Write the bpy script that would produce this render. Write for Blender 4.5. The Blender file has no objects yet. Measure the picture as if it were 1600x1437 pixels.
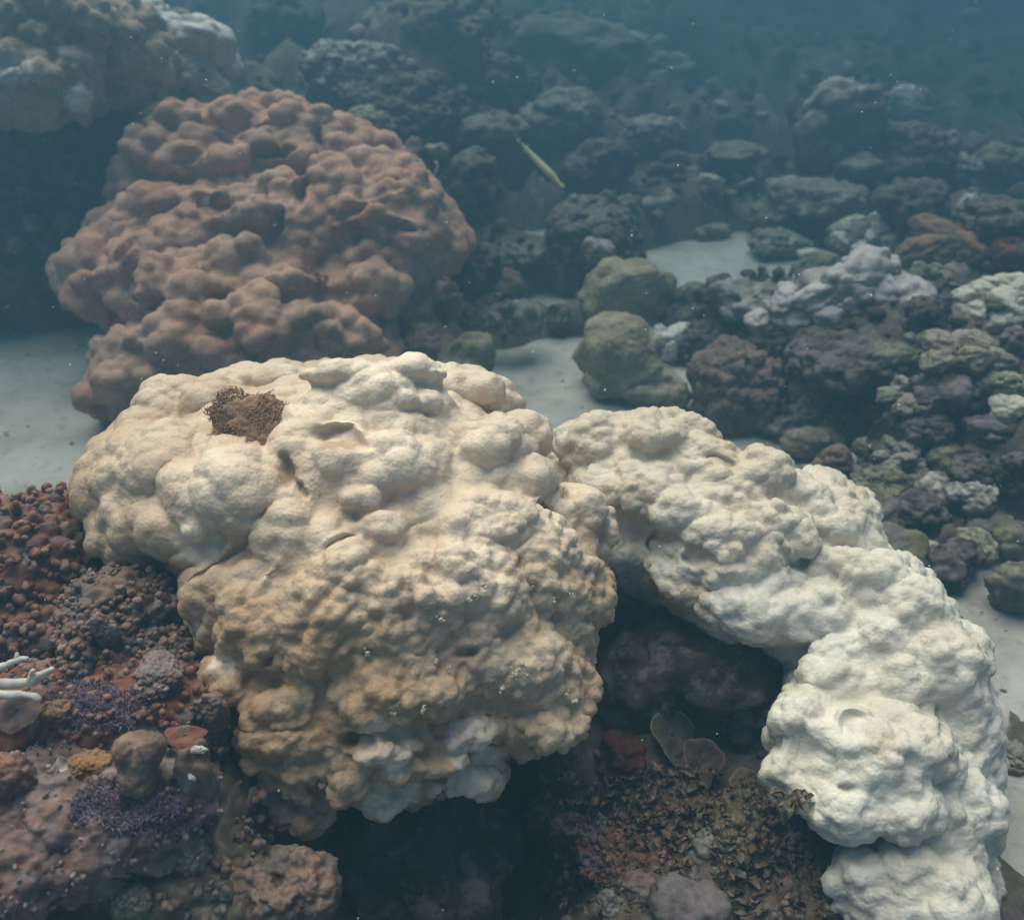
import bpy, math, random, time
import numpy as np
from mathutils import Vector, Matrix, Euler
T0 = time.time()
SC = bpy.context.scene
COL = SC.collection
random.seed(7)
RNG = np.random.default_rng(11)

# ------------------------------------------------------------------ camera
FPX = 1386.0                       # focal length in photograph pixels (1600 wide)
CAM_H, PITCH = 2.1, math.radians(30)
CP, SP = math.cos(PITCH), math.sin(PITCH)
cam_d = bpy.data.cameras.new('camera')
cam_d.sensor_fit = 'HORIZONTAL'; cam_d.sensor_width = 36.0; cam_d.lens = 36.0 * FPX / 1600.0
cam_d.clip_start = 0.05; cam_d.clip_end = 400.0
cam_d.dof.use_dof = True; cam_d.dof.focus_distance = 2.25; cam_d.dof.aperture_fstop = 2.2
cam = bpy.data.objects.new('camera', cam_d); COL.objects.link(cam)
cam.location = (0, 0, CAM_H); cam.rotation_euler = (math.pi / 2 - PITCH, 0, 0)
SC.camera = cam

# ------------------------------------------------------------------ world, sun, exposure
SUN_EL, SUN_AZ = math.radians(68), math.radians(-30)      # azimuth from +Y (away from the camera) towards +X
world = bpy.data.worlds.new('World'); SC.world = world; world.use_nodes = True
wn = world.node_tree.nodes; wl = world.node_tree.links
bg = wn['Background']
sky = wn.new('ShaderNodeTexSky'); sky.sky_type = 'NISHITA'; sky.sun_disc = False
sky.sun_elevation = SUN_EL; sky.sun_rotation = SUN_AZ
wl.new(sky.outputs[0], bg.inputs[0]); bg.inputs[1].default_value = 0.07
sun_d = bpy.data.lights.new('sun', 'SUN'); sun_d.energy = 3.5; sun_d.angle = math.radians(65)
sun_d.color = (1.0, 0.84, 0.655)
sun = bpy.data.objects.new('sun', sun_d); COL.objects.link(sun)
sdir = Vector((math.sin(SUN_AZ) * math.cos(SUN_EL), math.cos(SUN_AZ) * math.cos(SUN_EL), math.sin(SUN_EL)))
sun.location = sdir * 10; sun.rotation_euler = (-sdir).to_track_quat('-Z', 'Y').to_euler()
vs = SC.view_settings
vs.view_transform = 'Standard'; vs.look = 'None'; vs.gamma = 1.0; vs.use_curve_mapping = False
vs.exposure = 1.3
cy = SC.cycles
cy.use_denoising = True
try: cy.denoiser = 'OPENIMAGEDENOISE'
except Exception: pass
cy.max_bounces = 6; cy.diffuse_bounces = 3; cy.volume_bounces = 1; cy.transparent_max_bounces = 8
cy.sample_clamp_indirect = 4.0

# ------------------------------------------------------------------ helpers: frame, noise
def cam_frame(px, py, d):
    """a pixel of the photograph at depth d -> camera-frame coordinates (right, up, forward)"""
    return np.array([(px - 800.0) / FPX * d, (718.5 - py) / FPX * d, d])
def to_world(q):
    q = np.asarray(q, float)
    x, u, d = q[..., 0], q[..., 1], q[..., 2]
    return np.stack([x, d * CP + u * SP, CAM_H - d * SP + u * CP], -1)
def P(px, py, d): return to_world(cam_frame(px, py, d))

def hash01(ix, iy, iz, s):
    h = (ix.astype(np.int64) * 73856093) ^ (iy.astype(np.int64) * 19349663) ^ (iz.astype(np.int64) * 83492791) ^ (s * 2654435761)
    h &= 0xffffffff
    h = (h ^ (h >> 16)) * 0x45d9f3b & 0xffffffff
    h = (h ^ (h >> 16)) * 0x45d9f3b & 0xffffffff
    h = h ^ (h >> 16)
    return (h & 0xffffff).astype(np.float32) / float(0x1000000)
def vnoise(p, scale, seed=0):
    q = np.asarray(p, np.float32) / scale
    b = np.floor(q).astype(np.int64); f = q - b; f = f * f * (3 - 2 * f)
    r = 0
    for dx in (0, 1):
        wx = f[:, 0] if dx else 1 - f[:, 0]
        for dy in (0, 1):
            wy = f[:, 1] if dy else 1 - f[:, 1]
            for dz in (0, 1):
                wz = f[:, 2] if dz else 1 - f[:, 2]
                r = r + wx * wy * wz * hash01(b[:, 0] + dx, b[:, 1] + dy, b[:, 2] + dz, seed)
    return r * 2 - 1
def fbm(p, scale, seed=0, oct=3):
    r, a = 0, 1.0
    for i in range(oct):
        r = r + a * vnoise(p, scale / (2 ** i), seed + i * 17); a *= 0.5
    return r
def knobs(p, scale, seed=0, rmin=0.45, rmax=0.85, power=7.0, warp=0.0, squash=(1, 1, 1)):
    """round knobs (hemispheres of random size) packed over 3D space; returns a height in metres"""
    q = np.asarray(p, np.float32) / (np.array(squash, np.float32) * scale)
    if warp:
        q = q + warp * np.stack([vnoise(q, 1.7, seed + 91), vnoise(q, 1.7, seed + 92), vnoise(q, 1.7, seed + 93)], 1)
    b = np.floor(q).astype(np.int64); acc = np.zeros(len(q), np.float32)
    for dx in (-1, 0, 1):
        for dy in (-1, 0, 1):
            for dz in (-1, 0, 1):
                cx, cyy, cz = b[:, 0] + dx, b[:, 1] + dy, b[:, 2] + dz
                ex = cx + 0.15 + 0.7 * hash01(cx, cyy, cz, seed + 1) - q[:, 0]
                ey = cyy + 0.15 + 0.7 * hash01(cx, cyy, cz, seed + 2) - q[:, 1]
                ez = cz + 0.15 + 0.7 * hash01(cx, cyy, cz, seed + 3) - q[:, 2]
                R = rmin + (rmax - rmin) * hash01(cx, cyy, cz, seed + 4)
                t = np.maximum(R * R - (ex * ex + ey * ey + ez * ez), 0)
                acc += t ** (power / 2)
    return acc ** (1 / power) * scale
def pillows(p, scale, seed=0, warp=0.2, squash=(1, 1, 1)):
    """rounded pillows meeting in narrow creases (nearest-seed distance); 0..1 times scale"""
    q = np.asarray(p, np.float32) / (np.array(squash, np.float32) * scale)
    if warp: q = q + warp * np.stack([vnoise(q, 1.7, seed + 91), vnoise(q, 1.7, seed + 92), vnoise(q, 1.7, seed + 93)], 1)
    b = np.floor(q).astype(np.int64); best = np.full(len(q), 9.0, np.float32)
    for dx in (-1, 0, 1):
        for dy in (-1, 0, 1):
            for dz in (-1, 0, 1):
                cx, cyy, cz = b[:, 0] + dx, b[:, 1] + dy, b[:, 2] + dz
                ex = cx + 0.1 + 0.8 * hash01(cx, cyy, cz, seed + 1) - q[:, 0]; ey = cyy + 0.1 + 0.8 * hash01(cx, cyy, cz, seed + 2) - q[:, 1]; ez = cz + 0.1 + 0.8 * hash01(cx, cyy, cz, seed + 3) - q[:, 2]
                wgt = .8 + .45 * hash01(cx, cyy, cz, seed + 4)
                best = np.minimum(best, (ex * ex + ey * ey + ez * ez) * wgt)
    return (1 - np.minimum(best / .8, 1.2)) * scale
def sstep(a, b, x):
    t = np.clip((x - a) / (b - a), 0, 1); return t * t * (3 - 2 * t)

# ------------------------------------------------------------------ helpers: meshes
def vnormals(v, f):
    f = np.asarray(f)
    if f.shape[1] == 4: n = np.cross(v[f[:, 2]] - v[f[:, 0]], v[f[:, 3]] - v[f[:, 1]])
    else: n = np.cross(v[f[:, 1]] - v[f[:, 0]], v[f[:, 2]] - v[f[:, 0]])
    out = np.zeros_like(v)
    for k in range(f.shape[1]):
        for a in range(3): out[:, a] += np.bincount(f[:, k], n[:, a], len(v))
    return out / np.maximum(np.linalg.norm(out, axis=1, keepdims=True), 1e-12)
def mesh_np(name, v, f, tone=None, smooth=True):
    me = bpy.data.meshes.new(name)
    v = np.asarray(v, np.float32); f = np.asarray(f, np.int32); k = f.shape[1]
    me.vertices.add(len(v)); me.vertices.foreach_set('co', v.ravel())
    me.loops.add(f.size); me.loops.foreach_set('vertex_index', f.ravel())
    me.polygons.add(len(f)); me.polygons.foreach_set('loop_start', np.arange(0, f.size, k, dtype=np.int32))
    me.polygons.foreach_set('use_smooth', np.full(len(f), smooth))
    me.update(calc_edges=True); me.validate()
    if tone is not None:
        at = me.attributes.new('tone', 'FLOAT', 'POINT'); at.data.foreach_set('value', np.asarray(tone, np.float32))
    return me
def put(name, me, mat, loc=(0, 0, 0), parent=None, rot=None, scale=None, label=None, cat=None, group=None, kind=None):
    o = bpy.data.objects.new(name, me); COL.objects.link(o)
    if me is not None and mat is not None and not me.materials: me.materials.append(mat)
    o.location = loc
    if rot is not None: o.rotation_euler = rot
    if scale is not None: o.scale = scale
    if parent is not None: o.parent = parent
    for k, val in (('label', label), ('category', cat), ('group', group), ('kind', kind)):
        if val: o[k] = val
    return o
def thing(name, label, cat, loc=(0, 0, 0), rot=None, group=None):
    return put(name, None, None, loc, None, rot, None, label, cat, group)
def based(name, v, f, tone, mat, **kw):
    """one mesh object whose origin is at the middle of its foot"""
    v = np.asarray(v); c = np.array([(v[:, 0].min() + v[:, 0].max()) / 2, (v[:, 1].min() + v[:, 1].max()) / 2, v[:, 2].min()])
    return put(name, mesh_np(name, v - c, f, tone), mat, tuple(c), **kw)

_ICO = {}
def ico(level):
    if level not in _ICO:
        if level == 0:
            t = (1 + 5 ** .5) / 2
            v = np.array([(-1, t, 0), (1, t, 0), (-1, -t, 0), (1, -t, 0), (0, -1, t), (0, 1, t), (0, -1, -t), (0, 1, -t), (t, 0, -1), (t, 0, 1), (-t, 0, -1), (-t, 0, 1)], float)
            f = np.array([(0, 11, 5), (0, 5, 1), (0, 1, 7), (0, 7, 10), (0, 10, 11), (1, 5, 9), (5, 11, 4), (11, 10, 2), (10, 7, 6), (7, 1, 8), (3, 9, 4), (3, 4, 2), (3, 2, 6), (3, 6, 8), (3, 8, 9), (4, 9, 5), (2, 4, 11), (6, 2, 10), (8, 6, 7), (9, 8, 1)])
        else:
            v0, f0 = ico(level - 1)
            e = np.sort(np.concatenate([f0[:, [0, 1]], f0[:, [1, 2]], f0[:, [2, 0]]]), 1)
            u, inv = np.unique(e, axis=0, return_inverse=True); inv = inv.reshape(3, -1)
            m = (v0[u[:, 0]] + v0[u[:, 1]]) / 2; v = np.concatenate([v0, m]); n = len(v0)
            a, b, c = inv[0] + n, inv[1] + n, inv[2] + n
            f = np.concatenate([np.stack(x, 1) for x in ((f0[:, 0], a, c), (f0[:, 1], b, a), (f0[:, 2], c, b), (a, b, c))])
        v = v / np.linalg.norm(v, axis=1, keepdims=True); _ICO[level] = (v, f)
    return _ICO[level]

class MB:
    """collects pieces into one mesh (triangles and quads)"""
    def __init__(s): s.v = []; s.t = []; s.q = []; s.n = 0; s.tone = []
    def add(s, v, tris=None, quads=None, tone=0.0):
        v = np.asarray(v, float); s.v.append(v)
        if tris is not None: s.t.append(np.asarray(tris) + s.n)
        if quads is not None:
            q = np.asarray(quads) + s.n
            s.t.append(q[:, [0, 1, 2]]); s.t.append(q[:, [0, 2, 3]])
        s.tone.append(np.broadcast_to(np.asarray(tone, float), (len(v),))); s.n += len(v)
    def tube(s, pts, rad, seg=6, tone=0.0):
        pts = np.asarray(pts, float); rad = np.broadcast_to(np.asarray(rad, float), (len(pts),))
        tan = np.gradient(pts, axis=0); tan /= np.maximum(np.linalg.norm(tan, axis=1, keepdims=True), 1e-9)
        ref = np.array([0.31, 0.77, 0.55]); rings = []
        for i in range(len(pts)):
            a = np.cross(tan[i], ref); a /= max(np.linalg.norm(a), 1e-9); b = np.cross(tan[i], a)
            an = np.linspace(0, 2 * math.pi, seg, endpoint=False)
            rings.append(pts[i] + rad[i] * (np.outer(np.cos(an), a) + np.outer(np.sin(an), b)))
        v = np.concatenate(rings + [pts[:1], pts[-1:] + tan[-1:] * rad[-1] * .8]); m = len(pts); q = []; t = []
        for i in range(m - 1):
            for k in range(seg):
                k2 = (k + 1) % seg; q.append((i * seg + k, i * seg + k2, (i + 1) * seg + k2, (i + 1) * seg + k))
        for k in range(seg):
            k2 = (k + 1) % seg; t.append((m * seg, k2, k)); t.append((m * seg + 1, (m - 1) * seg + k, (m - 1) * seg + k2))
        s.add(v, tris=t, quads=q, tone=tone)
    def lump(s, c, r, level=1, tone=0.0, rough=0.25, seed=0, rot=True):
        v, f = ico(level); v = v * (1 + rough * fbm(v + seed * 3.7, 0.9, seed, 2))[:, None]
        v = v * np.asarray(r)
        if rot:
            a = Euler((random.uniform(-.5, .5), random.uniform(-.5, .5), random.uniform(0, 6.3))).to_matrix(); v = v @ np.array(a).T
        s.add(v + np.asarray(c), tris=f, tone=tone)
    def arrays(s): return np.concatenate(s.v), np.concatenate(s.t), np.concatenate(s.tone)
    def build(s, name, mat, loc=(0, 0, 0), **kw):
        v, t, tn = s.arrays()
        return put(name, mesh_np(name, v - np.asarray(loc), t, tn), mat, tuple(loc), **kw)
    def based(s, name, mat, **kw):
        v, t, tn = s.arrays(); return based(name, v, t, tn, mat, **kw)

# ------------------------------------------------------------------ helpers: blended ellipsoids -> skin
def ell_d(q, c, r):
    e = (q - c) / r; k0 = np.sqrt((e * e).sum(-1)); k1 = np.sqrt(((e / r) ** 2).sum(-1))
    return k0 * (k0 - 1) / np.maximum(k1, 1e-6)
class Sculpt:
    """blended ellipsoids, kept in a frame tilted like the view, skinned by surface nets"""
    def __init__(s, k=0.03): s.b = []; s.cut = []; s.k = k
    def ball(s, px, py, rx, ry, rd, d, k=None):
        m = d / FPX; s.b.append((cam_frame(px, py, d), np.array([rx * m, ry * m, rd * m]), s.k if k is None else k))
    def dist(s, q):
        r = 9.0
        for c, rr, k in s.b:
            a = ell_d(q, c, rr); h = max(k - abs(a - r), 0) / k; r = min(a, r) - h * h * k / 4
        for c, rr, k in s.cut:
            a = -ell_d(q, c, rr); h = max(k - abs(a - r), 0) / k; r = max(a, r) + h * h * k / 4
        return r
    def hit(s, px, py, d0=0.8, d1=9.0):
        dirv = np.array([(px - 800) / FPX, (718.5 - py) / FPX, 1.0]); L = np.linalg.norm(dirv); t = d0
        for _ in range(140):
            e = s.dist(dirv * t)
            if e < 0.002: return t
            t += max(e / L * 0.7, 0.002)
            if t > d1: return None
        return t
    def lobes(s, spec, k=None):
        """(px, py, rx, ry, how far it stands proud, all in photograph pixels) seated on the surface so far"""
        out = []
        for px, py, rx, ry, pr in spec:
            d = s.hit(px, py)
            if d is None: continue
            rd = (rx + ry) / 2; out.append((px, py, rx, ry, rd, d + (rd - pr) * d / FPX))
        for a in out: s.ball(*a, k=k)
    def pits(s, spec, k=0.025):
        out = []
        for px, py, rx, ry, dep in spec:
            d = s.hit(px, py)
            if d is None: continue
            m = d / FPX; rd = (rx + ry) / 2; out.append((cam_frame(px, py, d - (rd - dep) * m), np.array([rx * m, ry * m, rd * m]), k))
        s.cut += out
    def scatter(s, n, box, rmin, rmax, pr=0.45, aspect=1.25, rng=None, k=None):
        rng = rng or RNG; spec = []
        for _ in range(n):
            r = rng.uniform(rmin, rmax); spec.append((rng.uniform(box[0], box[2]), rng.uniform(box[1], box[3]), r * rng.uniform(.9, aspect), r * rng.uniform(.75, 1.05), r * pr * rng.uniform(.6, 1.3)))
        s.lobes(spec, k)
    def skin(s, h):
        lo = np.min([c - r for c, r, k in s.b], 0) - 3 * h; hi = np.max([c + r for c, r, k in s.b], 0) + 3 * h
        n = np.ceil((hi - lo) / h).astype(int) + 1
        F = np.full(n, 0.5, np.float32)
        ax = [lo[i] + h * np.arange(n[i]) for i in range(3)]
        def region(c, r, pad):
            a = np.maximum(np.floor((c - r - pad - lo) / h).astype(int), 0); b = np.minimum(np.ceil((c + r + pad - lo) / h).astype(int) + 1, n)
            sl = tuple(slice(a[i], b[i]) for i in range(3))
            g = [((ax[i][sl[i]] - c[i])).astype(np.float32) for i in range(3)]
            X, Y, Z = g[0][:, None, None], g[1][None, :, None], g[2][None, None, :]
            r = r.astype(np.float32)
            k0 = np.sqrt((X / r[0]) ** 2 + (Y / r[1]) ** 2 + (Z / r[2]) ** 2)
            k1 = np.sqrt((X / r[0] ** 2) ** 2 + (Y / r[1] ** 2) ** 2 + (Z / r[2] ** 2) ** 2)
            return sl, k0 * (k0 - 1) / np.maximum(k1, 1e-5)
        for c, r, k in s.b:
            sl, d = region(c, r, k + 2 * h); A = F[sl]
            hh = np.maximum(k - np.abs(d - A), 0) / k; F[sl] = np.minimum(d, A) - hh * hh * (k / 4)
        for c, r, k in s.cut:
            sl, d = region(c, r, k + 2 * h); A = F[sl]; d = -d
            hh = np.maximum(k - np.abs(d - A), 0) / k; F[sl] = np.maximum(d, A) + hh * hh * (k / 4)
        v, f = nets(F, h)
        return v + lo, f
def nets(F, h):
    S = F < 0; nx, ny, nz = F.shape
    c = np.zeros((nx - 1, ny - 1, nz - 1), np.uint8); cs = [(a, b, d) for a in (0, 1) for b in (0, 1) for d in (0, 1)]
    for a, b, d in cs: c += S[a:nx - 1 + a, b:ny - 1 + b, d:nz - 1 + d]
    act = (c > 0) & (c < 8); I = np.argwhere(act); idx = np.full(act.shape, -1, np.int32); idx[act] = np.arange(len(I))
    val = {q: F[I[:, 0] + q[0], I[:, 1] + q[1], I[:, 2] + q[2]] for q in cs}
    pos = np.zeros((len(I), 3), np.float32); cnt = np.zeros(len(I), np.float32)
    for q in cs:
        for a in range(3):
            if q[a] == 0:
                q2 = list(q); q2[a] = 1; q2 = tuple(q2); v0, v1 = val[q], val[q2]; m = (v0 < 0) != (v1 < 0)
                t = v0[m] / (v0[m] - v1[m]); pt = np.tile(np.array(q, np.float32), (m.sum(), 1)); pt[:, a] += t; pos[m] += pt; cnt[m] += 1
    v = (I + pos / cnt[:, None]) * h; quads = []
    for a in range(3):
        o = [i for i in range(3) if i != a]
        s0 = [slice(None)] * 3; s1 = [slice(None)] * 3
        s0[a] = slice(0, -1); s1[a] = slice(1, None)
        for i in o: s0[i] = slice(1, -1); s1[i] = slice(1, -1)
        A, B = S[tuple(s0)], S[tuple(s1)]; e = np.argwhere(A != B); flag = A[tuple(e.T)]
        for i in o: e[:, i] += 1
        def cell(d0, d1):
            g = e.copy(); g[:, o[0]] += d0; g[:, o[1]] += d1; return idx[g[:, 0], g[:, 1], g[:, 2]]
        q = np.stack([cell(-1, -1), cell(0, -1), cell(0, 0), cell(-1, 0)], 1)
        flip = flag if a != 1 else ~flag
        q[~flip] = q[~flip][:, ::-1]; quads.append(q)
    return v, np.concatenate(quads)

# ------------------------------------------------------------------ materials
def nodes(name):
    m = bpy.data.materials.new(name); m.use_nodes = True; nt = m.node_tree
    return m, nt.nodes, nt.links, nt.nodes['Principled BSDF']
def ramp(N, stops):
    r = N.new('ShaderNodeValToRGB'); e = r.color_ramp.elements
    while len(e) < len(stops): e.new(0.5)
    for i, (p, c) in enumerate(stops): e[i].position = p; e[i].color = (*c, 1)
    return r
def coral_mat(name, dark, light, tint=None, scale=6.0, fine=90.0, bump=0.25, bdist=0.01, rough=0.75, spec=0.15, speck=None, polyp=0.0, crust=None, mott=(.8, 1.15)):
    """base colour: two tones in cloudy patches, the mesh's own 'tone' fades to tint; grain and pores as relief"""
    m, N, L, B = nodes(name)
    tc = N.new('ShaderNodeTexCoord')
    n1 = N.new('ShaderNodeTexNoise'); n1.inputs['Scale'].default_value = scale; n1.inputs['Detail'].default_value = 6; n1.inputs['Roughness'].default_value = .62
    L.new(tc.outputs['Object'], n1.inputs['Vector'])
    r = ramp(N, [(0.36, dark), (0.62, light)]); L.new(n1.outputs[0], r.inputs[0]); out = r.outputs[0]
    n2 = N.new('ShaderNodeTexNoise'); n2.inputs['Scale'].default_value = fine; n2.inputs['Detail'].default_value = 4
    L.new(tc.outputs['Object'], n2.inputs['Vector'])
    if tint is not None:
        at = N.new('ShaderNodeAttribute'); at.attribute_name = 'tone'
        mx = N.new('ShaderNodeMix'); mx.data_type = 'RGBA'; L.new(at.outputs['Fac'], mx.inputs[0]); L.new(out, mx.inputs[6]); mx.inputs[7].default_value = (*tint, 1); out = mx.outputs[2]
    if crust is not None:
        n4 = N.new('ShaderNodeTexNoise'); n4.inputs['Scale'].default_value = scale * 1.3; n4.inputs['Detail'].default_value = 7; n4.inputs['Roughness'].default_value = .65
        mp = N.new('ShaderNodeMapping'); mp.inputs['Location'].default_value = (3.7, 1.9, 5.1); L.new(tc.outputs['Object'], mp.inputs[0]); L.new(mp.outputs[0], n4.inputs['Vector'])
        r4 = ramp(N, [(0.50, (0, 0, 0)), (0.60, (1, 1, 1))]); L.new(n4.outputs[0], r4.inputs[0])
        mx = N.new('ShaderNodeMix'); mx.data_type = 'RGBA'; L.new(r4.outputs[0], mx.inputs[0]); L.new(out, mx.inputs[6]); mx.inputs[7].default_value = (*crust, 1); out = mx.outputs[2]
    if speck is not None:
        n3 = N.new('ShaderNodeTexNoise'); n3.inputs['Scale'].default_value = fine * .35; n3.inputs['Detail'].default_value = 5
        L.new(tc.outputs['Object'], n3.inputs['Vector'])
        r3 = ramp(N, [(0.66, (0, 0, 0)), (0.80, (.7, .7, .7))]); L.new(n3.outputs[0], r3.inputs[0])
        mx = N.new('ShaderNodeMix'); mx.data_type = 'RGBA'; L.new(r3.outputs[0], mx.inputs[0]); L.new(out, mx.inputs[6]); mx.inputs[7].default_value = (*speck, 1); out = mx.outputs[2]
    hs = N.new('ShaderNodeMapRange'); hs.inputs[1].default_value = .3; hs.inputs[2].default_value = .7; hs.inputs[3].default_value, hs.inputs[4].default_value = mott
    L.new(n2.outputs[0], hs.inputs[0])
    mm = N.new('ShaderNodeMix'); mm.data_type = 'RGBA'; mm.blend_type = 'MULTIPLY'; mm.inputs[0].default_value = 1
    L.new(out, mm.inputs[6]); L.new(hs.outputs[0], mm.inputs[7]); out = mm.outputs[2]
    L.new(out, B.inputs['Base Color'])
    B.inputs['Roughness'].default_value = rough; B.inputs['Specular IOR Level'].default_value = spec
    bp = N.new('ShaderNodeBump'); bp.inputs['Strength'].default_value = bump; bp.inputs['Distance'].default_value = bdist
    if polyp:
        vo = N.new('ShaderNodeTexVoronoi'); vo.inputs['Scale'].default_value = polyp; L.new(tc.outputs['Object'], vo.inputs['Vector'])
        ad = N.new('ShaderNodeMath'); ad.operation = 'MULTIPLY_ADD'; ad.inputs[1].default_value = -.7; L.new(vo.outputs[0], ad.inputs[0]); L.new(n2.outputs[0], ad.inputs[2]); L.new(ad.outputs[0], bp.inputs['Height'])
    else: L.new(n2.outputs[0], bp.inputs['Height'])
    L.new(bp.outputs[0], B.inputs['Normal'])
    return m
# ------------------------------------------------------------------ ground
# sand pools: x, y, rx, ry (metres on the seabed)
SAND = [(-2.9, 4.25, 1.75, 1.3), (0.55, 4.45, 1.1, 0.95), (1.25, 3.95, 0.6, 0.4), (1.85, 6.5, 1.05, 1.15), (0.1, 7.3, .55, .5),
        (0.3, 5.95, .4, .28), (2.0, 9.2, .9, .6), (2.7, 12.5, .8, 2.2), (2.15, 2.4, .55, .75), (0.9, 5.2, .3, .5)]
# rock rising from the seabed: x, y, rx, ry, height
RISE = [(-3.6, 6.9, 1.7, 1.1, 1.35), (-1.2, 8.2, 1.6, 1.2, .8), (-.6, 7.9, 1.0, .9, .55), (-.55, 1.35, .45, .6, .12), (-1.2, 1.6, .5, .75, .3), (2.4, 5.2, 1.0, 1.2, .38),
        (3.2, 4.0, 1.1, 1.1, .38), (.75, 1.5, .5, .5, .08), (.1, 1.5, 1.0, .7, .10), (2.6, 3.6, .7, .6, .25), (3.6, 7.5, 1.6, 1.6, .40), (4.5, 11, 2.5, 2.5, .5), (0.1, 10.5, 1.5, 1.3, .5), (-2.2, 11, 2.6, 2.2, 1.7), (-6, 10, 3, 3, 1.8), (.5, 14.5, 2.4, 2.5, 1.3), (7, 16, 4, 4, .6), (-4, 20, 7, 6, 1.9), (2, 24, 6, 5, 1.2), (12, 26, 9, 6, 1.0), (5, 38, 30, 9, 1.7)]
def sand_mask(x, y):
    p = np.stack([x, y, np.zeros_like(x)], -1).reshape(-1, 3)
    w = (0.22 * fbm(p, 0.8, 5, 4)).reshape(x.shape); m = np.zeros_like(x)
    for cx, cyy, rx, ry in SAND:
        m = np.maximum(m, 1.0 - np.sqrt(((x - cx) / rx) ** 2 + ((y - cyy) / ry) ** 2))
    return sstep(-0.10, 0.14, m + w * .35)
def dip(x, y): return .55 * np.exp(-(((x + .17) / .34) ** 2 + ((y - 1.5) / .42) ** 2) ** 1.5)
def sand_h(x, y):
    p = np.stack([x, y, np.zeros_like(x)], -1).reshape(-1, 3)
    return (0.035 * fbm(p, 1.3, 3, 3) + 0.022 * fbm(p, 0.35, 9, 4) + .004 * np.sin((p[:, 1] + .25 * fbm(p, .5, 4, 2)) * 48)).reshape(x.shape) - dip(x, y) - .05
def reef_h(x, y, fine=True):
    p = np.stack([x, y, np.zeros_like(x)], -1).reshape(-1, 3)
    rise = np.zeros_like(x)
    for cx, cyy, rx, ry, h in RISE:
        rise = rise + h * np.exp(-(((x - cx) / rx) ** 2 + ((y - cyy) / ry) ** 2))
    rise = 2.1 * (1 - np.exp(-rise / 1.5)) * 1.15
    g = 0.08 + 0.05 * fbm(p, 1.6, 21, 3).reshape(x.shape)
    if fine:
        k = 0.75 * (knobs(p, 0.62, 31, .75, 1.05, warp=.6) - .42) + 0.9 * (knobs(p, 0.24, 32, .72, 1.05, warp=.6) - .17) + .9 * (knobs(p, .10, 33, .72, 1.05, warp=.5) - .07) + .05 * fbm(p, .16, 34, 3)
        g = g + k.reshape(x.shape) * .75
    m = sand_mask(x, y)
    return (g + rise) * (1 - m) - 0.16 * m - dip(x, y)
def ground_h(x, y):
    x = np.asarray(x, float); y = np.asarray(y, float)
    return np.maximum(reef_h(x, y), sand_h(x, y))
def ray_ground(px, py, dmin=0.9, dmax=45.0):
    d = dmin * (dmax / dmin) ** np.linspace(0, 1, 700)
    q = np.stack([(px - 800) / FPX * d, (718.5 - py) / FPX * d, d], -1); w = to_world(q)
    h = ground_h(w[:, 0], w[:, 1]); b = np.nonzero(w[:, 2] < h)[0]
    return float(d[b[0]]) if len(b) else None
def grid(xs, ys, hf):
    X, Y = np.meshgrid(xs, ys); Z = hf(X, Y); v = np.stack([X, Y, Z], -1).reshape(-1, 3); n, m = len(ys), len(xs)
    i = np.arange(n - 1)[:, None] * m + np.arange(m - 1)[None]; f = np.stack([i, i + 1, i + m + 1, i + m], -1).reshape(-1, 4)
    return v, f
def spread(lo, hi, n, focus, p=2.2):
    t = np.linspace(0, 1, n); a = (focus - lo) / (hi - lo); s = np.where(t < .5, -((1 - 2 * t) ** p) * (focus - lo), ((2 * t - 1) ** p) * (hi - focus)) ; return focus + s

M_sand, N, L, B = nodes('sand')
tc = N.new('ShaderNodeTexCoord')
na = N.new('ShaderNodeTexNoise'); na.inputs['Scale'].default_value = 2.6; na.inputs['Detail'].default_value = 9; na.inputs['Roughness'].default_value = .62; L.new(tc.outputs['Object'], na.inputs[0])
ra = ramp(N, [(.32, (.33, .31, .27)), (.5, (.45, .425, .375)), (.68, (.52, .495, .44))]); L.new(na.outputs[0], ra.inputs[0])
nb = N.new('ShaderNodeTexNoise'); nb.inputs['Scale'].default_value = 13; nb.inputs['Detail'].default_value = 7; nb.inputs['Roughness'].default_value = .7; L.new(tc.outputs['Object'], nb.inputs[0])
rb = ramp(N, [(.55, (0, 0, 0)), (.72, (.85, .85, .85))]); L.new(nb.outputs[0], rb.inputs[0])
mx = N.new('ShaderNodeMix'); mx.data_type = 'RGBA'; L.new(rb.outputs[0], mx.inputs[0]); L.new(ra.outputs[0], mx.inputs[6]); mx.inputs[7].default_value = (.23, .215, .18, 1)
L.new(mx.outputs[2], B.inputs[0]); B.inputs['Roughness'].default_value = .9; B.inputs['Specular IOR Level'].default_value = .05
bp = N.new('ShaderNodeBump'); bp.inputs[0].default_value = .8; bp.inputs['Distance'].default_value = .025; L.new(nb.outputs[0], bp.inputs['Height']); L.new(bp.outputs[0], B.inputs['Normal'])
sx = np.sign(np.linspace(-1, 1, 151)) * np.abs(np.linspace(-1, 1, 151)) ** 2.2 * 45; sy = -4 + 64 * np.linspace(0, 1, 151) ** 2
v, f = grid(sx, sy, sand_h); put('sand_seabed', mesh_np('sand_seabed', v, f), M_sand, kind='structure')

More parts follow.
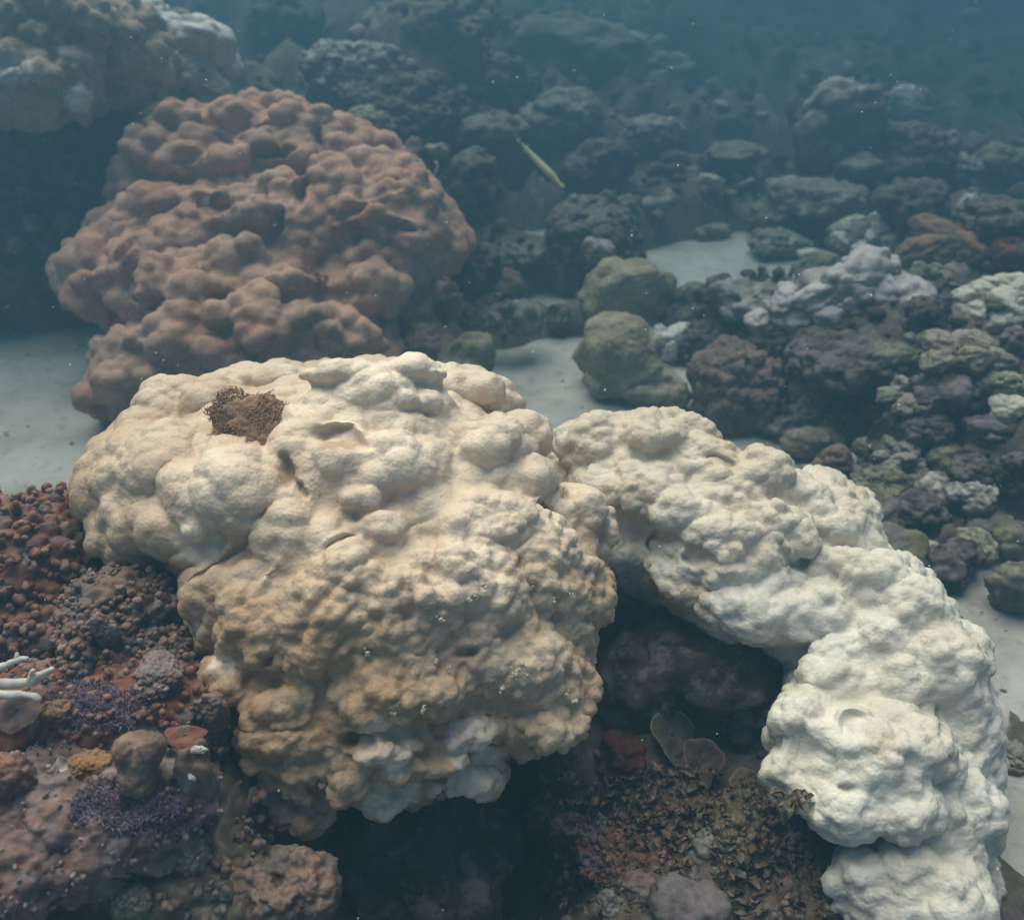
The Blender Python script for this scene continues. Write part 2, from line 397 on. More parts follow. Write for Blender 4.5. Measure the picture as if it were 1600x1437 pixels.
def reef_mat():
    m, N, L, B = nodes('reef_rock'); tc = N.new('ShaderNodeTexCoord')
    a = N.new('ShaderNodeTexNoise'); a.inputs['Scale'].default_value = 3.1; a.inputs['Detail'].default_value = 8; a.inputs['Roughness'].default_value = .68; L.new(tc.outputs['Object'], a.inputs[0])
    r = ramp(N, [(.30, (.035, .026, .022)), (.42, (.075, .055, .042)), (.50, (.10, .085, .055)), (.57, (.085, .062, .07)), (.66, (.17, .145, .12)), (.78, (.27, .24, .2))]); L.new(a.outputs[0], r.inputs[0])
    b = N.new('ShaderNodeTexNoise'); b.inputs['Scale'].default_value = 26; b.inputs['Detail'].default_value = 6; b.inputs['Roughness'].default_value = .7; L.new(tc.outputs['Object'], b.inputs[0])
    h = N.new('ShaderNodeMapRange'); h.inputs[1].default_value = .3; h.inputs[2].default_value = .7; h.inputs[3].default_value = .7; h.inputs[4].default_value = 2.0; L.new(b.outputs[0], h.inputs[0])
    mm = N.new('ShaderNodeMix'); mm.data_type = 'RGBA'; mm.blend_type = 'MULTIPLY'; mm.inputs[0].default_value = 1; L.new(r.outputs[0], mm.inputs[6]); L.new(h.outputs[0], mm.inputs[7])
    L.new(mm.outputs[2], B.inputs[0]); B.inputs['Roughness'].default_value = .85; B.inputs['Specular IOR Level'].default_value = .12
    bp = N.new('ShaderNodeBump'); bp.inputs[0].default_value = .8; bp.inputs['Distance'].default_value = .02; L.new(b.outputs[0], bp.inputs['Height']); L.new(bp.outputs[0], B.inputs['Normal'])
    return m
M_reef = reef_mat()
rx = np.sign(np.linspace(-1, 1, 330)) * np.abs(np.linspace(-1, 1, 330)) ** 1.9 * 24; ry = 0.2 + 44 * np.linspace(0, 1, 340) ** 2.0
v, f = grid(rx, ry, reef_h); put('reef_terrain', mesh_np('reef_terrain', v, f), M_reef, kind='structure')
print('ground', time.time() - T0)
# ------------------------------------------------------------------ the three great boulder corals
def soft_normals(w, f, it=4):
    n = vnormals(w, f); f = np.asarray(f)
    for _ in range(it):
        fn = n[f].mean(1); o = np.zeros_like(n)
        for k in range(f.shape[1]):
            for a in range(3): o[:, a] += np.bincount(f[:, k], fn[:, a], len(w))
        n = o / np.maximum(np.linalg.norm(o, axis=1, keepdims=True), 1e-9)
    return n
def layer(w, f, scale, seed, amp, warp=.4, squash=(1, 1, 1), rmin=.78, rmax=1.04):
    """rounded pillows packed edge to edge, pushed out along the surface"""
    h = pillows(w, scale, seed, warp, squash); return w + soft_normals(w, f) * (amp * (h - .62 * scale))[:, None]
def finish(name, s, h, disp, mat, tones=(), ztone=None, pits=(), **kw):
    v, f = s.skin(h); w = to_world(v); f = f[:, ::-1]
    n = vnormals(w, f); w = w + n * 0.0
    w = disp(w, n, v, f); n = vnormals(w, f)
    for px, py, rx, ry, dep, ang in pits:
        d = s.hit(px, py)
        if d is None: continue
        c, sn = math.cos(math.radians(ang)), math.sin(math.radians(ang)); X = v[:, 0] / v[:, 2] * FPX + 800 - px; Y = 718.5 - v[:, 1] / v[:, 2] * FPX - py
        e = np.sqrt(((X * c + Y * sn) / rx) ** 2 + ((Y * c - X * sn) / ry) ** 2) + .16 * vnoise(w, rx * d / FPX * .7, 67)
        g = sstep(1.12, .45, e) * (np.abs(v[:, 2] - d) < .16) * dep * d / FPX
        w = w + g[:, None] * np.array([0, CP, -SP - .1])
    tone = np.zeros(len(w))
    if ztone: tone = ztone(w, n)
    for px, py, r, val in tones:
        d = s.hit(px, py)
        if d is None: continue
        c = P(px, py, d); rr = r * d / FPX
        g = sstep(1.25, .75, np.linalg.norm(w - c, axis=1) / rr + .25 * vnoise(w, rr * .35, 77)); tone = tone * (1 - g) + val * g
    return based(name, w, f, tone, mat, **kw)

M_white = coral_mat('bleached_coral', (.565, .45, .325), (.70, .595, .455), tint=(.37, .24, .132), scale=5.5, fine=120, bump=.5, bdist=.004, rough=.55, spec=.25, speck=(.50, .38, .27), polyp=95, mott=(.93, 1.05))
A = Sculpt(.035)
for b in [(545, 800, 325, 205, 300, 2.62), (600, 960, 300, 200, 230, 2.36), (285, 770, 130, 140, 200, 2.55), (390, 1010, 90, 120, 120, 2.30), (560, 1090, 190, 130, 170, 2.26),
          (790, 980, 140, 150, 190, 2.42), (455, 1165, 95, 105, 110, 2.22), (790, 1090, 110, 75, 120, 2.36), (690, 640, 130, 60, 160, 2.9), (440, 630, 150, 55, 160, 2.85), (850, 880, 95, 110, 200, 2.6), (560, 600, 90, 38, 120, 2.95), (440, 1215, 75, 62, 80, 2.2), (470, 1255, 50, 40, 60, 2.2), (620, 1195, 90, 52, 90, 2.28), (735, 1180, 66, 46, 80, 2.32), (330, 960, 60, 110, 100, 2.36)]: A.ball(*b)
A.lobes([(590, 650, 125, 72, 32), (575, 735, 110, 60, 30), (320, 640, 100, 52, 20), (280, 740, 100, 85, 22), (370, 770, 110, 85, 38), (225, 815, 70, 80, 22), (185, 830, 42, 50, 16), (300, 820, 80, 60, 20),
         (700, 815, 150, 62, 34), (600, 830, 75, 42, 34), (480, 845, 85, 75, 30), (740, 700, 90, 55, 26), (790, 760, 80, 60, 24), (700, 615, 80, 36, 20), (800, 690, 60, 50, 15),
         (560, 930, 140, 110, 34), (690, 930, 130, 110, 26), (430, 960, 90, 105, 26), (360, 940, 70, 80, 22), (840, 900, 85, 95, 24), (915, 920, 46, 64, 24), (900, 830, 60, 70, 20),
         (620, 1060, 130, 75, 30), (790, 1030, 90, 60, 22), (850, 1075, 75, 60, 30), (385, 1060, 60, 62, 26), (450, 1100, 80, 46, 28), (520, 1000, 90, 60, 24)], k=.012)
A.lobes([(450, 1150, 82, 34, 30), (450, 1190, 76, 32, 32), (440, 1228, 62, 34, 26), (470, 1262, 60, 34, 20), (405, 1255, 36, 28, 20), (600, 1165, 62, 26, 34), (690, 1140, 90, 30, 28), (650, 1185, 80, 26, 34), (740, 1165, 52, 30, 36), (735, 1205, 56, 30, 30), (590, 1235, 46, 30, 30),
         (640, 1225, 44, 24, 24), (545, 1215, 34, 34, 24), (850, 1130, 60, 34, 24), (800, 1160, 46, 26, 20), (565, 780, 40, 26, 26), (530, 590, 70, 24, 16), (640, 585, 60, 22, 14), (390, 600, 80, 26, 14), (745, 615, 40, 24, 14), (455, 880, 40, 40, 12),
         (310, 830, 20, 20, 14), (312, 862, 22, 22, 14), (290, 868, 18, 16, 12), (415, 905, 14, 20, 10), (570, 1285, 24, 24, 10)], k=.008)
def disp_a(w, n, v, f):
    py = 718.5 - v[:, 1] / v[:, 2] * FPX; px = v[:, 0] / v[:, 2] * FPX + 800
    low = sstep(800, 940, py + .25 * (px - 600)); m = .5 + .5 * np.clip(1.6 * fbm(w, .22, 8, 2), -1, 1)
    w = layer(w, f, .19, 41, .32 - .10 * low)
    w = layer(w, f, .088, 42, .26 + .16 * low * m + .08 * m)
    w = layer(w, f, .046, 43, .12 + .48 * low * (.4 + .6 * m) + .08 * m)
    w = layer(w, f, .026, 44, .14 + .42 * low * (1 - .5 * m))
    return w + vnormals(w, f) * (.0009 * fbm(w, .013, 45, 2) + .002 * fbm(w, .06, 46, 2))[:, None]
def zt_a(w, n):
    z = w[:, 2] + .30 * (w[:, 0] + .35); t = sstep(1.25, .55, z + .16 * fbm(w, .35, 55, 3))
    return np.clip(t * (.85 + .25 * fbm(w, .1, 56, 3)), 0, 1)
coral_a = finish('boulder_coral', A, .0065, disp_a, M_white,
    tones=[(590, 1250, 40, -.35), (735, 1205, 60, -.2), (740, 1160, 44, -.1), (600, 1168, 50, -.2), (305, 850, 38, -.5), (350, 1040, 22, -.3), (415, 905, 18, -.4), (400, 1285, 20, -.2), (620, 1235, 34, -.2), (530, 690, 30, .8), (450, 740, 18, .9)], ztone=zt_a, pits=[(388, 655, 66, 46, 26, -12), (532, 688, 48, 15, 30, 8), (447, 738, 11, 30, 26, -10), (470, 765, 9, 22, 22, -35), (560, 1160, 30, 18, 36, 10), (728, 1020, 20, 9, 22, -20), (530, 850, 30, 6, 16, -25), (415, 1027, 12, 6, 16, 0), (850, 800, 8, 36, 14, -25), (350, 875, 90, 6, 14, -38)],  # high tones darken pits, putting their shade into the colour
    label='largest cream boulder coral, pale on top and tan below, holding a dark algae tuft', cat='coral', group='boulder corals')

M_white2 = coral_mat('bleached_coral_pale', (.56, .51, .41), (.68, .64, .545), tint=(.53, .42, .285), scale=5, fine=120, bump=.55, bdist=.004, rough=.6, spec=.2, polyp=85, mott=(.93, 1.05))
Bc = Sculpt(.06)
for b in [(1000, 770, 150, 125, 190, 3.05), (1120, 830, 150, 120, 190, 2.9), (1160, 920, 110, 80, 130, 2.72), (1250, 830, 110, 95, 170, 2.95), (1330, 930, 110, 95, 180, 2.75), (1400, 1010, 105, 100, 190, 2.62), (1440, 1110, 90, 120, 170, 2.6),
          (1330, 1180, 120, 95, 130, 2.30), (1440, 1240, 100, 90, 150, 2.38), (1420, 1370, 110, 62, 130, 2.22), (1480, 1330, 60, 110, 110, 2.4), (930, 790, 70, 90, 120, 2.95), (1390, 1440, 80, 60, 100, 2.2), (1350, 1085, 130, 70, 120, 2.5), (1430, 1190, 90, 110, 130, 2.42), (1260, 1170, 55, 85, 80, 2.34), (1270, 960, 100, 80, 150, 2.72), (1340, 1020, 90, 80, 150, 2.6), (1060, 860, 130, 70, 140, 2.9), (1440, 1310, 70, 60, 110, 2.34)]: Bc.ball(*b)
Bc.lobes([(940, 700, 75, 50, 22), (1030, 690, 90, 45, 22), (1100, 740, 75, 50, 24), (930, 780, 60, 50, 22), (1010, 770, 75, 50, 28), (1080, 800, 70, 45, 30), (970, 850, 50, 42, 24), (1130, 860, 85, 70, 36), (1210, 830, 60, 55, 24), (1180, 750, 60, 45, 16), (1250, 780, 50, 40, 18), (1290, 830, 45, 40, 18),
          (1090, 900, 60, 50, 26), (1170, 950, 75, 45, 28), (1230, 960, 50, 40, 26), (1290, 960, 50, 55, 24), (1320, 1020, 45, 32, 24), (1300, 890, 55, 40, 18), (1360, 900, 60, 45, 20), (1420, 960, 60, 50, 20), (1380, 1000, 60, 50, 18), (1480, 1030, 40, 45, 16), (1500, 1100, 36, 50, 16),
          (1330, 1060, 80, 38, 26), (1400, 1060, 60, 40, 24), (1255, 1140, 52, 42, 26), (1250, 1210, 52, 55, 26), (1320, 1245, 85, 50, 30), (1400, 1250, 80, 48, 26), (1430, 1180, 60, 50, 20), (1380, 1170, 60, 40, 16), (1480, 1230, 45, 60, 16), (1450, 1300, 60, 30, 22),
          (1360, 1380, 60, 46, 26), (1430, 1360, 60, 40, 24), (1480, 1390, 45, 40, 16), (1350, 1425, 50, 28, 14)], k=.012)
def disp_b(w, n, v, f):
    m = .5 + .5 * np.clip(1.6 * fbm(w, .2, 18, 2), -1, 1)
    w = layer(w, f, .18, 61, .28); w = layer(w, f, .080, 62, .28 + .12 * m); w = layer(w, f, .044, 63, .22 + .16 * (1 - m)); w = layer(w, f, .025, 64, .18 + .12 * m)
    return w + vnormals(w, f) * (.0014 * fbm(w, .013, 65, 2) + .002 * fbm(w, .06, 66, 2))[:, None]
def zt_b(w, n):
    return np.clip(.4 * fbm(w, .22, 66, 3) - .1 + .70 * sstep(.45, .95, w[:, 2]) + .5 * sstep(.75, 1.2, w[:, 2]) * sstep(.6, .0, n[:, 2]), 0, .8)
coral_b = finish('boulder_coral', Bc, .0070, disp_b, M_white2, tones=[(1080, 950, 60, .8), (1040, 940, 40, .9), (1360, 1160, 40, .6), (1085, 868, 26, .6), (1260, 1160, 80, -.4), (1330, 1260, 80, -.4), (1370, 1390, 70, -.4)], ztone=zt_b, pits=[(1345, 1140, 34, 20, 22, 20), (1085, 870, 26, 16, 22, 0), (1028, 850, 20, 24, 24, 20), (1230, 870, 8, 32, 14, -30), (1325, 1228, 20, 6, 14, 10), (1130, 720, 30, 8, 14, 30), (1470, 1130, 8, 40, 12, -10)],
    label='white curving boulder coral arching down behind the cream one, over the dark hollow', cat='coral', group='boulder corals')

M_brown = coral_mat('brown_coral', (.38, .195, .125), (.52, .315, .215), tint=(.36, .245, .17), scale=4, fine=60, bump=.25, bdist=.008, rough=.8, spec=.08)
Cc = Sculpt(.07)
for b in [(450, 310, 215, 135, 130, 5.5), (330, 280, 130, 80, 120, 5.45), (420, 390, 270, 105, 140, 5.2), (600, 380, 130, 105, 130, 5.25), (215, 430, 105, 72, 110, 5.0), (150, 455, 50, 36, 70, 4.9), (370, 470, 250, 75, 130, 4.95), (430, 540, 190, 75, 120, 4.8), (300, 560, 150, 60, 110, 4.7), (240, 600, 100, 50, 90, 4.62), (190, 630, 50, 36, 70, 4.58), (530, 570, 90, 50, 110, 4.8), (450, 195, 80, 40, 90, 5.65), (300, 215, 80, 40, 90, 5.55)]: Cc.ball(*b)
Cc.lobes([(430, 170, 44, 24, 18), (470, 190, 44, 26, 22), (380, 190, 50, 26, 16), (280, 195, 50, 30, 18), (240, 240, 44, 40, 18), (300, 265, 70, 34, 28), (360, 265, 40, 34, 28), (220, 290, 46, 50, 18), (470, 260, 40, 40, 24), (440, 290, 50, 26, 24), (400, 330, 40, 34, 26), (520, 300, 50, 60, 24), (590, 270, 60, 36, 20),
          (640, 290, 46, 30, 18), (520, 250, 50, 34, 18), (670, 330, 36, 44, 18), (580, 350, 58, 26, 30), (640, 360, 50, 30, 24), (560, 330, 50, 24, 20), (610, 310, 34, 22, 22), (250, 330, 60, 44, 22), (200, 360, 50, 40, 18), (300, 370, 60, 44, 24), (340, 350, 40, 34, 22), (160, 430, 46, 38, 16), (130, 465, 34, 26, 14), (210, 420, 60, 50, 18), (270, 440, 60, 34, 20),
          (390, 400, 55, 30, 24), (480, 395, 50, 34, 22), (560, 400, 34, 24, 24), (600, 420, 50, 36, 26), (640, 440, 26, 24, 24), (300, 460, 70, 26, 30), (240, 462, 24, 20, 24), (350, 455, 40, 24, 10), (460, 440, 70, 34, 26), (560, 460, 70, 44, 24), (400, 480, 40, 36, 22), (320, 510, 70, 36, 24), (260, 540, 60, 40, 20), (420, 520, 60, 40, 20), (500, 510, 70, 50, 16), (560, 540, 50, 40, 14), (340, 560, 60, 40, 16), (230, 600, 50, 36, 16)], k=.022)
def disp_c(w, n, v, f):
    w = layer(w, f, .34, 71, .36); w = layer(w, f, .17, 72, .46); w = layer(w, f, .09, 74, .40)
    return w + vnormals(w, f) * (.003 * fbm(w, .05, 73, 3))[:, None]
def zt_c(w, n): return np.clip(.1 + .5 * fbm(w, .35, 75, 3), 0, .7)
coral_c = finish('boulder_coral', Cc, .0148, disp_c, M_brown, tones=[(440, 355, 36, .5), (420, 235, 40, .6), (470, 225, 34, .5)], ztone=zt_c, pits=[(335, 318, 34, 18, 34, 0), (425, 240, 40, 8, 22, -10), (430, 350, 16, 26, 24, 10), (335, 462, 30, 10, 30, 0), (505, 430, 14, 24, 26, 0), (300, 245, 30, 9, 18, -20), (470, 300, 12, 40, 30, 10), (400, 205, 34, 7, 16, -15), (320, 575, 14, 7, 14, 0), (392, 560, 6, 26, 16, 0), (500, 235, 10, 36, 20, -10), (260, 470, 50, 7, 26, 5), (560, 330, 40, 7, 20, -25), (620, 350, 40, 7, 22, 10), (200, 390, 7, 30, 18, 40)],
    label='large pinkish brown lumpy boulder coral standing on the left sand', cat='coral', group='boulder corals')
print('big corals', time.time() - T0)
print([(o.name,len(o.data.polygons)) for o in SC.objects if o.type=='MESH'])
# ------------------------------------------------------------------ colours of the other corals
def cm(n, a, b, t=None, **k):
    q = k.pop('q', .82); mu = .45 if q == .82 else 0; a, b = [tuple(c * (1 - mu) + mu * g for c, g in zip(x, h)) for x, h in ((a, (.11, .096, .07)), (b, (.21, .185, .135)))]; a, b = [tuple(c * q for c in x) for x in (a, b)]; t = t and tuple(c * (.5 + q / 2) for c in t)
    kw = dict(scale=9, fine=45, bump=.5, bdist=.012, rough=.8, spec=.1, crust=None if n in ('lilac_coral', 'pale_coral', 'cream_coral', 'white_skeleton', 'violet_algae', 'amber_algae', 'brown_leaf_algae') else (.125 * q * 1.5, .105 * q * 1.5, .10 * q * 1.5)); kw.update(k); return coral_mat(n, a, b, tint=t, **kw)
MT = dict(
    tan=cm('tan_coral', (.20, .15, .085), (.31, .25, .15), (.50, .46, .34)), olive=cm('olive_coral', (.13, .125, .06), (.22, .205, .10), (.42, .42, .27)),
    lilac=cm('lilac_coral', (.30, .25, .235), (.41, .36, .335), (.56, .52, .48), fine=30, bump=.25, q=.9), rust=cm('rust_coral', (.17, .075, .03), (.27, .12, .05), (.36, .2, .1)),
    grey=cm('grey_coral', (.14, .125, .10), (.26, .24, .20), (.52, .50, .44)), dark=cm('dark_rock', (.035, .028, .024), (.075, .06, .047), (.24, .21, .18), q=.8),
    plum=cm('plum_rock', (.075, .05, .055), (.15, .105, .125), (.30, .25, .28)), cream=cm('cream_coral', (.38, .34, .23), (.52, .48, .36), (.68, .66, .56), q=.9),
    moss=cm('mossy_rock', (.075, .075, .045), (.15, .15, .085), (.32, .32, .22)), russet=cm('russet_coral', (.13, .065, .045), (.20, .10, .07), (.33, .22, .17)),
    brick=cm('brick_red_sponge', (.17, .045, .02), (.25, .07, .03), (.3, .12, .07), q=.55), pale=cm('pale_coral', (.40, .36, .30), (.52, .48, .41), (.72, .70, .64), fine=30, bump=.3, q=.9),
    maroon=cm('maroon_coral', (.13, .05, .034), (.21, .085, .056), (.32, .18, .13), spec=.2, q=.9), mauve=cm('mauve_rock', (.11, .062, .05), (.235, .15, .128), (.36, .28, .27), scale=16, q=.9),
    violet=cm('violet_algae', (.10, .075, .10), (.165, .125, .17), (.27, .22, .29), bump=.2, q=.9), amber=cm('amber_algae', (.17, .095, .07), (.26, .155, .115), (.44, .28, .14), bump=.2, q=.9),
    leaf=cm('brown_leaf_algae', (.055, .032, .018), (.10, .055, .030), (.17, .11, .06), spec=.35, rough=.45, bump=.2), white=cm('white_skeleton', (.44, .41, .36), (.60, .57, .50), (.8, .78, .72), bump=.2, q=.9),
    sponge=cm('orange_sponge', (.19, .08, .03), (.27, .125, .045), (.36, .22, .1), q=.8))

def seat(px, py, default=3.0):
    d = ray_ground(px, py); return d if d else default
# ---- one rounded head per call
STY = {'pillow': [(.55, .42), (.24, .35)], 'knob': [(.34, .75), (.15, .55)], 'fine': [(.5, .2), (.13, .35)], 'smooth': [(.9, .25), (.1, .10)], 'craggy': [(.6, .55), (.28, .6), (.12, .5)], 'shag': [(.3, .9), (.13, .9), (.07, .6)]}
_seed = [100]
def head_mesh(R, style, level, seed, tip=0.5):
    v, f = ico(level); R = np.asarray(R); s = R.mean()
    w = v * R * (1 + .36 * fbm(v + seed, 1.1, seed, 3))[:, None]
    for i, (sc, am) in enumerate(STY[style]):
        if i == 2 and level < 5: continue
        h = pillows(w + seed * 1.3, sc * s, seed + i, .25); w = w + vnormals(w, f) * (am * .75 * (h - .6 * sc * s))[:, None]
        last = (h / (sc * s) - .3) * 1.5
    n = vnormals(w, f); tone = np.clip(tip * sstep(.2, .9, n[:, 2]) * np.clip(last, 0, 1) + .3 * fbm(w + seed, s * .5, seed + 9, 2), 0, 1)
    w = w + n * (.02 * s * fbm(w, s * .09, seed + 5, 2))[:, None]
    return w, f, tone
def head(name, px, py, w, h, style, mat, label, cat='coral', group=None, d=None, level=None, tip=.5, deep=.9, lift=0.0):
    _seed[0] += 1
    if d is None: d = max(seat(px, min(py + .32 * h, 1430)), 1.0); d -= .12 * w * d / FPX
    m = d / FPX; R = np.array([w / 2 * m, w / 2 * m * deep, h / 2 * m * 1.06]) * .92
    level = level or (5 if w > 120 else 4)
    v, f, t = head_mesh(R, style, level, _seed[0], tip); c = P(px, py, d); v = v + c
    return based(name, v, f, t, MT[mat], label=label, cat=cat, group=group)
# ---- a head made of separate round lobes, each lobe a part
LOBES = []
for i in range(4):
    v, f = ico(4); w = v * np.array([1, .9, .8]) * (1 + .30 * fbm(v + i * 5, .9, 300 + i, 3))[:, None]
    hh = pillows(w, .5, 310 + i, .25); w = w + vnormals(w, f) * (.32 * (hh - .3))[:, None]
    LOBES.append((w, f, np.clip(sstep(.35, .95, vnormals(w, f)[:, 2]) * .7, 0, 1)))
_lobe_me = {}
def lobe_mesh(i, mat):
    if (i, mat) not in _lobe_me:
        w, f, t = LOBES[i]; me = mesh_np('lobe', w, f, t); me.materials.append(MT[mat]); _lobe_me[(i, mat)] = me
    return _lobe_me[(i, mat)]
def lobed(name, px, py, w, h, mat, label, n=14, lobes=None, rel=(.16, .27), group=None, d=None, seed=0, core='pillow', tall=1.0, coremat=None):
    rg = np.random.default_rng(500 + seed + int(px)); _seed[0] += 1
    if d is None: d = max(seat(px, min(py + .32 * h, 1430)) - .25 * w / FPX * 2, 1.0)
    m = d / FPX; R = np.array([w / 2 * m, w / 2 * m * .85, h / 2 * m])
    c = P(px, py, d); root = thing(name, label, 'coral', tuple(c - np.array([0, 0, R[2]])), group=group)
    v, f, t = head_mesh(R * .74, core, 4, _seed[0]); put('base', mesh_np('base', v + [0, 0, R[2]], f, t * .3), MT[coremat or mat], parent=root)
    def one(pos, r):
        put('lobe', lobe_mesh(rg.integers(4), mat), None, tuple(pos), root, (rg.uniform(-.4, .4), rg.uniform(-.4, .4), rg.uniform(0, 6.3)), (r * rg.uniform(.95, 1.2), r * rg.uniform(.9, 1.1), r * rg.uniform(.85, 1.1) * tall))
    if lobes:
        for lx, ly, r in lobes:
            e = ((lx - px) / (w / 2)) ** 2 + ((ly - py) / (h / 2)) ** 2; dd = d - R[1] * .75 * math.sqrt(max(1 - e, 0)) * .9
            one(P(lx, ly, dd) - np.array(root.location), r * dd / FPX * 1.22)
    else:
        k = 0
        for i in range(n):
            z = .95 - 1.15 * (i + .5) / n; a = 2.4 * i + rg.uniform(-.3, .3); q = math.sqrt(max(1 - z * z, 0))
            pos = np.array([q * math.cos(a) * R[0], q * math.sin(a) * R[1], z * R[2] + R[2]]) * np.array([.82, .82, 1]); pos[2] = (pos[2] - R[2]) * .85 + R[2]
            one(pos, R.mean() * 2 * rg.uniform(*rel))
    return root

# ------------------------------------------------------------------ top left reef, in its own shade
TL = Sculpt(.10)
for b in [(60, 70, 150, 90, 130, 5.2), (170, 80, 90, 80, 120, 5.3), (-20, 130, 110, 60, 110, 5.0), (60, 140, 90, 34, 90, 5.0)]: TL.ball(*b)
TL.lobes([(150, 35, 45, 45, 30), (40, 50, 60, 40, 24), (130, 100, 50, 40, 26), (40, 125, 60, 30, 26), (100, 150, 40, 22, 24), (190, 110, 34, 34, 24), (90, 20, 44, 34, 20), (10, 140, 46, 26, 24), (128, 165, 18, 14, 16), (150, 158, 14, 12, 12)], k=.03)
def disp_t(w, n, v, f):
    w = layer(w, f, .28, 81, .45); w = layer(w, f, .13, 82, .65); w = layer(w, f, .065, 83, .6); return w + vnormals(w, f) * (.006 * fbm(w, .05, 84, 3))[:, None]
MT['sandy'] = coral_mat('sandy_coral', (.20, .165, .10), (.29, .25, .165), tint=(.40, .36, .27), scale=9, fine=45, bump=.5, bdist=.012, rough=.8, spec=.1)
MT['barnacle'] = coral_mat('barnacle', (.50, .39, .28), (.60, .49, .36), tint=(.68, .60, .49), scale=40, fine=200, bump=.4, bdist=.002, rough=.5, spec=.3)
MT['buff'] = coral_mat('buff_coral', (.25, .175, .12), (.38, .29, .21), tint=(.62, .58, .50), scale=5, fine=40, bump=.5, bdist=.012, rough=.8, spec=.1)
finish('lumpy_coral', TL, .017, disp_t, MT['buff'], tones=[(130, 162, 26, 1), (20, 105, 30, .6)], ztone=lambda w, n: np.clip(.45 * fbm(w, .3, 85, 3), 0, 1), label='buff coral mass overhanging the dark shaded rock in the upper left corner', cat='coral')
lobed('lobed_coral', 272, 95, 190, 175, 'pale', 'pale round lobed coral heap just above the brown boulder coral', lobes=[(205, 50, 26), (240, 28, 26), (262, 45, 22), (310, 65, 40), (285, 60, 20), (345, 100, 26), (238, 72, 16), (268, 78, 18), (290, 100, 26), (240, 130, 28), (262, 148, 18), (300, 125, 20), (330, 130, 24), (310, 168, 22), (225, 95, 20), (320, 150, 16), (275, 118, 16), (215, 120, 18)], d=5.9, core='craggy', coremat='grey')
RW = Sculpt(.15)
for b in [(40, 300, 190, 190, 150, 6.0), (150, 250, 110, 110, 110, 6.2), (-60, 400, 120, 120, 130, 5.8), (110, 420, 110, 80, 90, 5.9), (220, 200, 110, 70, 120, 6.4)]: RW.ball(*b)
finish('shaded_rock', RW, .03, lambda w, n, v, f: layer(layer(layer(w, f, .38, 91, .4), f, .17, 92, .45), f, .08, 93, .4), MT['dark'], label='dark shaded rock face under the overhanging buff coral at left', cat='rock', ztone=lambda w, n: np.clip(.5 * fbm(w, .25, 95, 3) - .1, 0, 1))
head('dome_coral', 52, 347, 40, 26, 'smooth', 'grey', 'small dim dome coral on the shaded rock, further from the brown boulder', d=(RW.hit(52, 352) or 5.4) - .03)
head('dome_coral', 102, 349, 50, 28, 'fine', 'tan', 'dim flattened dome coral on the shaded rock nearest the brown boulder', d=(RW.hit(102, 355) or 5.4) - .03)
head('dome_coral', 28, 384, 34, 26, 'pillow', 'grey', 'small grey dome low on the shaded rock at the left edge', d=(RW.hit(28, 390) or 5.4) - .03)

# ------------------------------------------------------------------ behind and beside the brown boulder
H = head
H('rough_coral', 375, 135, 130, 70, 'shag', 'moss', 'grey rough coral ridge in the gap above the brown boulder', d=7.6, level=4)
H('knobby_coral', 550, 130, 200, 125, 'shag', 'grey', 'grey knobby coral heap with pale tips behind the brown boulder', d=7.0, level=5, tip=.9)
H('knobby_coral', 690, 60, 190, 150, 'knob', 'moss', 'tall knobby coral mound at the top carrying pale ring sponges', d=7.4, level=5, tip=.5)
H('dome_coral', 605, 45, 90, 70, 'fine', 'moss', 'smooth olive dome left of the tall knobby mound at the top', d=7.5)
H('knobby_coral', 640, 175, 190, 100, 'shag', 'dark', 'dark knobby coral between the grey heap and brown boulder', d=6.8)
H('mossy_coral', 573, 205, 105, 60, 'knob', 'moss', 'mossy coral with yellow green top peeping over the brown boulder', d=6.1, tip=1)
H('dome_coral', 648, 236, 40, 36, 'smooth', 'russet', 'small smooth brown dome just beyond the brown boulder shoulder', d=6.0)
H('mushroom_coral', 685, 238, 38, 30, 'smooth', 'tan', 'little mushroom shaped dome with a white worm below it', d=6.0)
H('rough_coral', 770, 215, 130, 100, 'shag', 'moss', 'shaggy dark coral slope left of the trumpet fish', d=6.9, level=4)
H('rough_coral', 730, 300, 110, 110, 'craggy', 'dark', 'dark craggy rock in shade directly right of the brown boulder', d=6.2)
H('rough_coral', 870, 190, 130, 80, 'shag', 'grey', 'rough grey coral heap above the trumpet fish', d=8.2, level=4)
H('rough_coral', 930, 255, 120, 70, 'craggy', 'dark', 'dark rock ledge right of the trumpet fish', d=7.6)
H('dome_coral', 1020, 325, 56, 36, 'smooth', 'grey', 'hazy smooth dome at the upper left edge of the far sand patch')
H('dome_coral', 985, 300, 60, 36, 'fine', 'grey', 'hazy grey dome above the smooth one by the far sand')
KR = H('encrusted_rock', 915, 395, 165, 160, 'craggy', 'dark', 'dark encrusted rock between two sand patches with white branches on top', 'rock', level=5, tip=.8)
H('knobby_coral', 960, 345, 90, 80, 'shag', 'moss', 'mossy knob on the back of the dark encrusted rock', tip=.6)
H('disc_coral', 935, 390, 56, 44, 'fine', 'grey', 'round grey disc coral set in the side of the encrusted rock', d=5.85)
H('rough_coral', 800, 395, 110, 46, 'shag', 'olive', 'low olive rubble coral strewn beside the encrusted rock')
H('block_coral', 792, 452, 76, 66, 'craggy', 'russet', 'brown blocky coral with one flat side between sand and brown boulder')
H('dome_coral', 815, 497, 76, 60, 'smooth', 'olive', 'smooth olive dome below the brown blocky coral', d=5.35)
H('dome_coral', 735, 500, 36, 34, 'smooth', 'plum', 'small purple grey dome, left one of the touching pair', d=5.25)
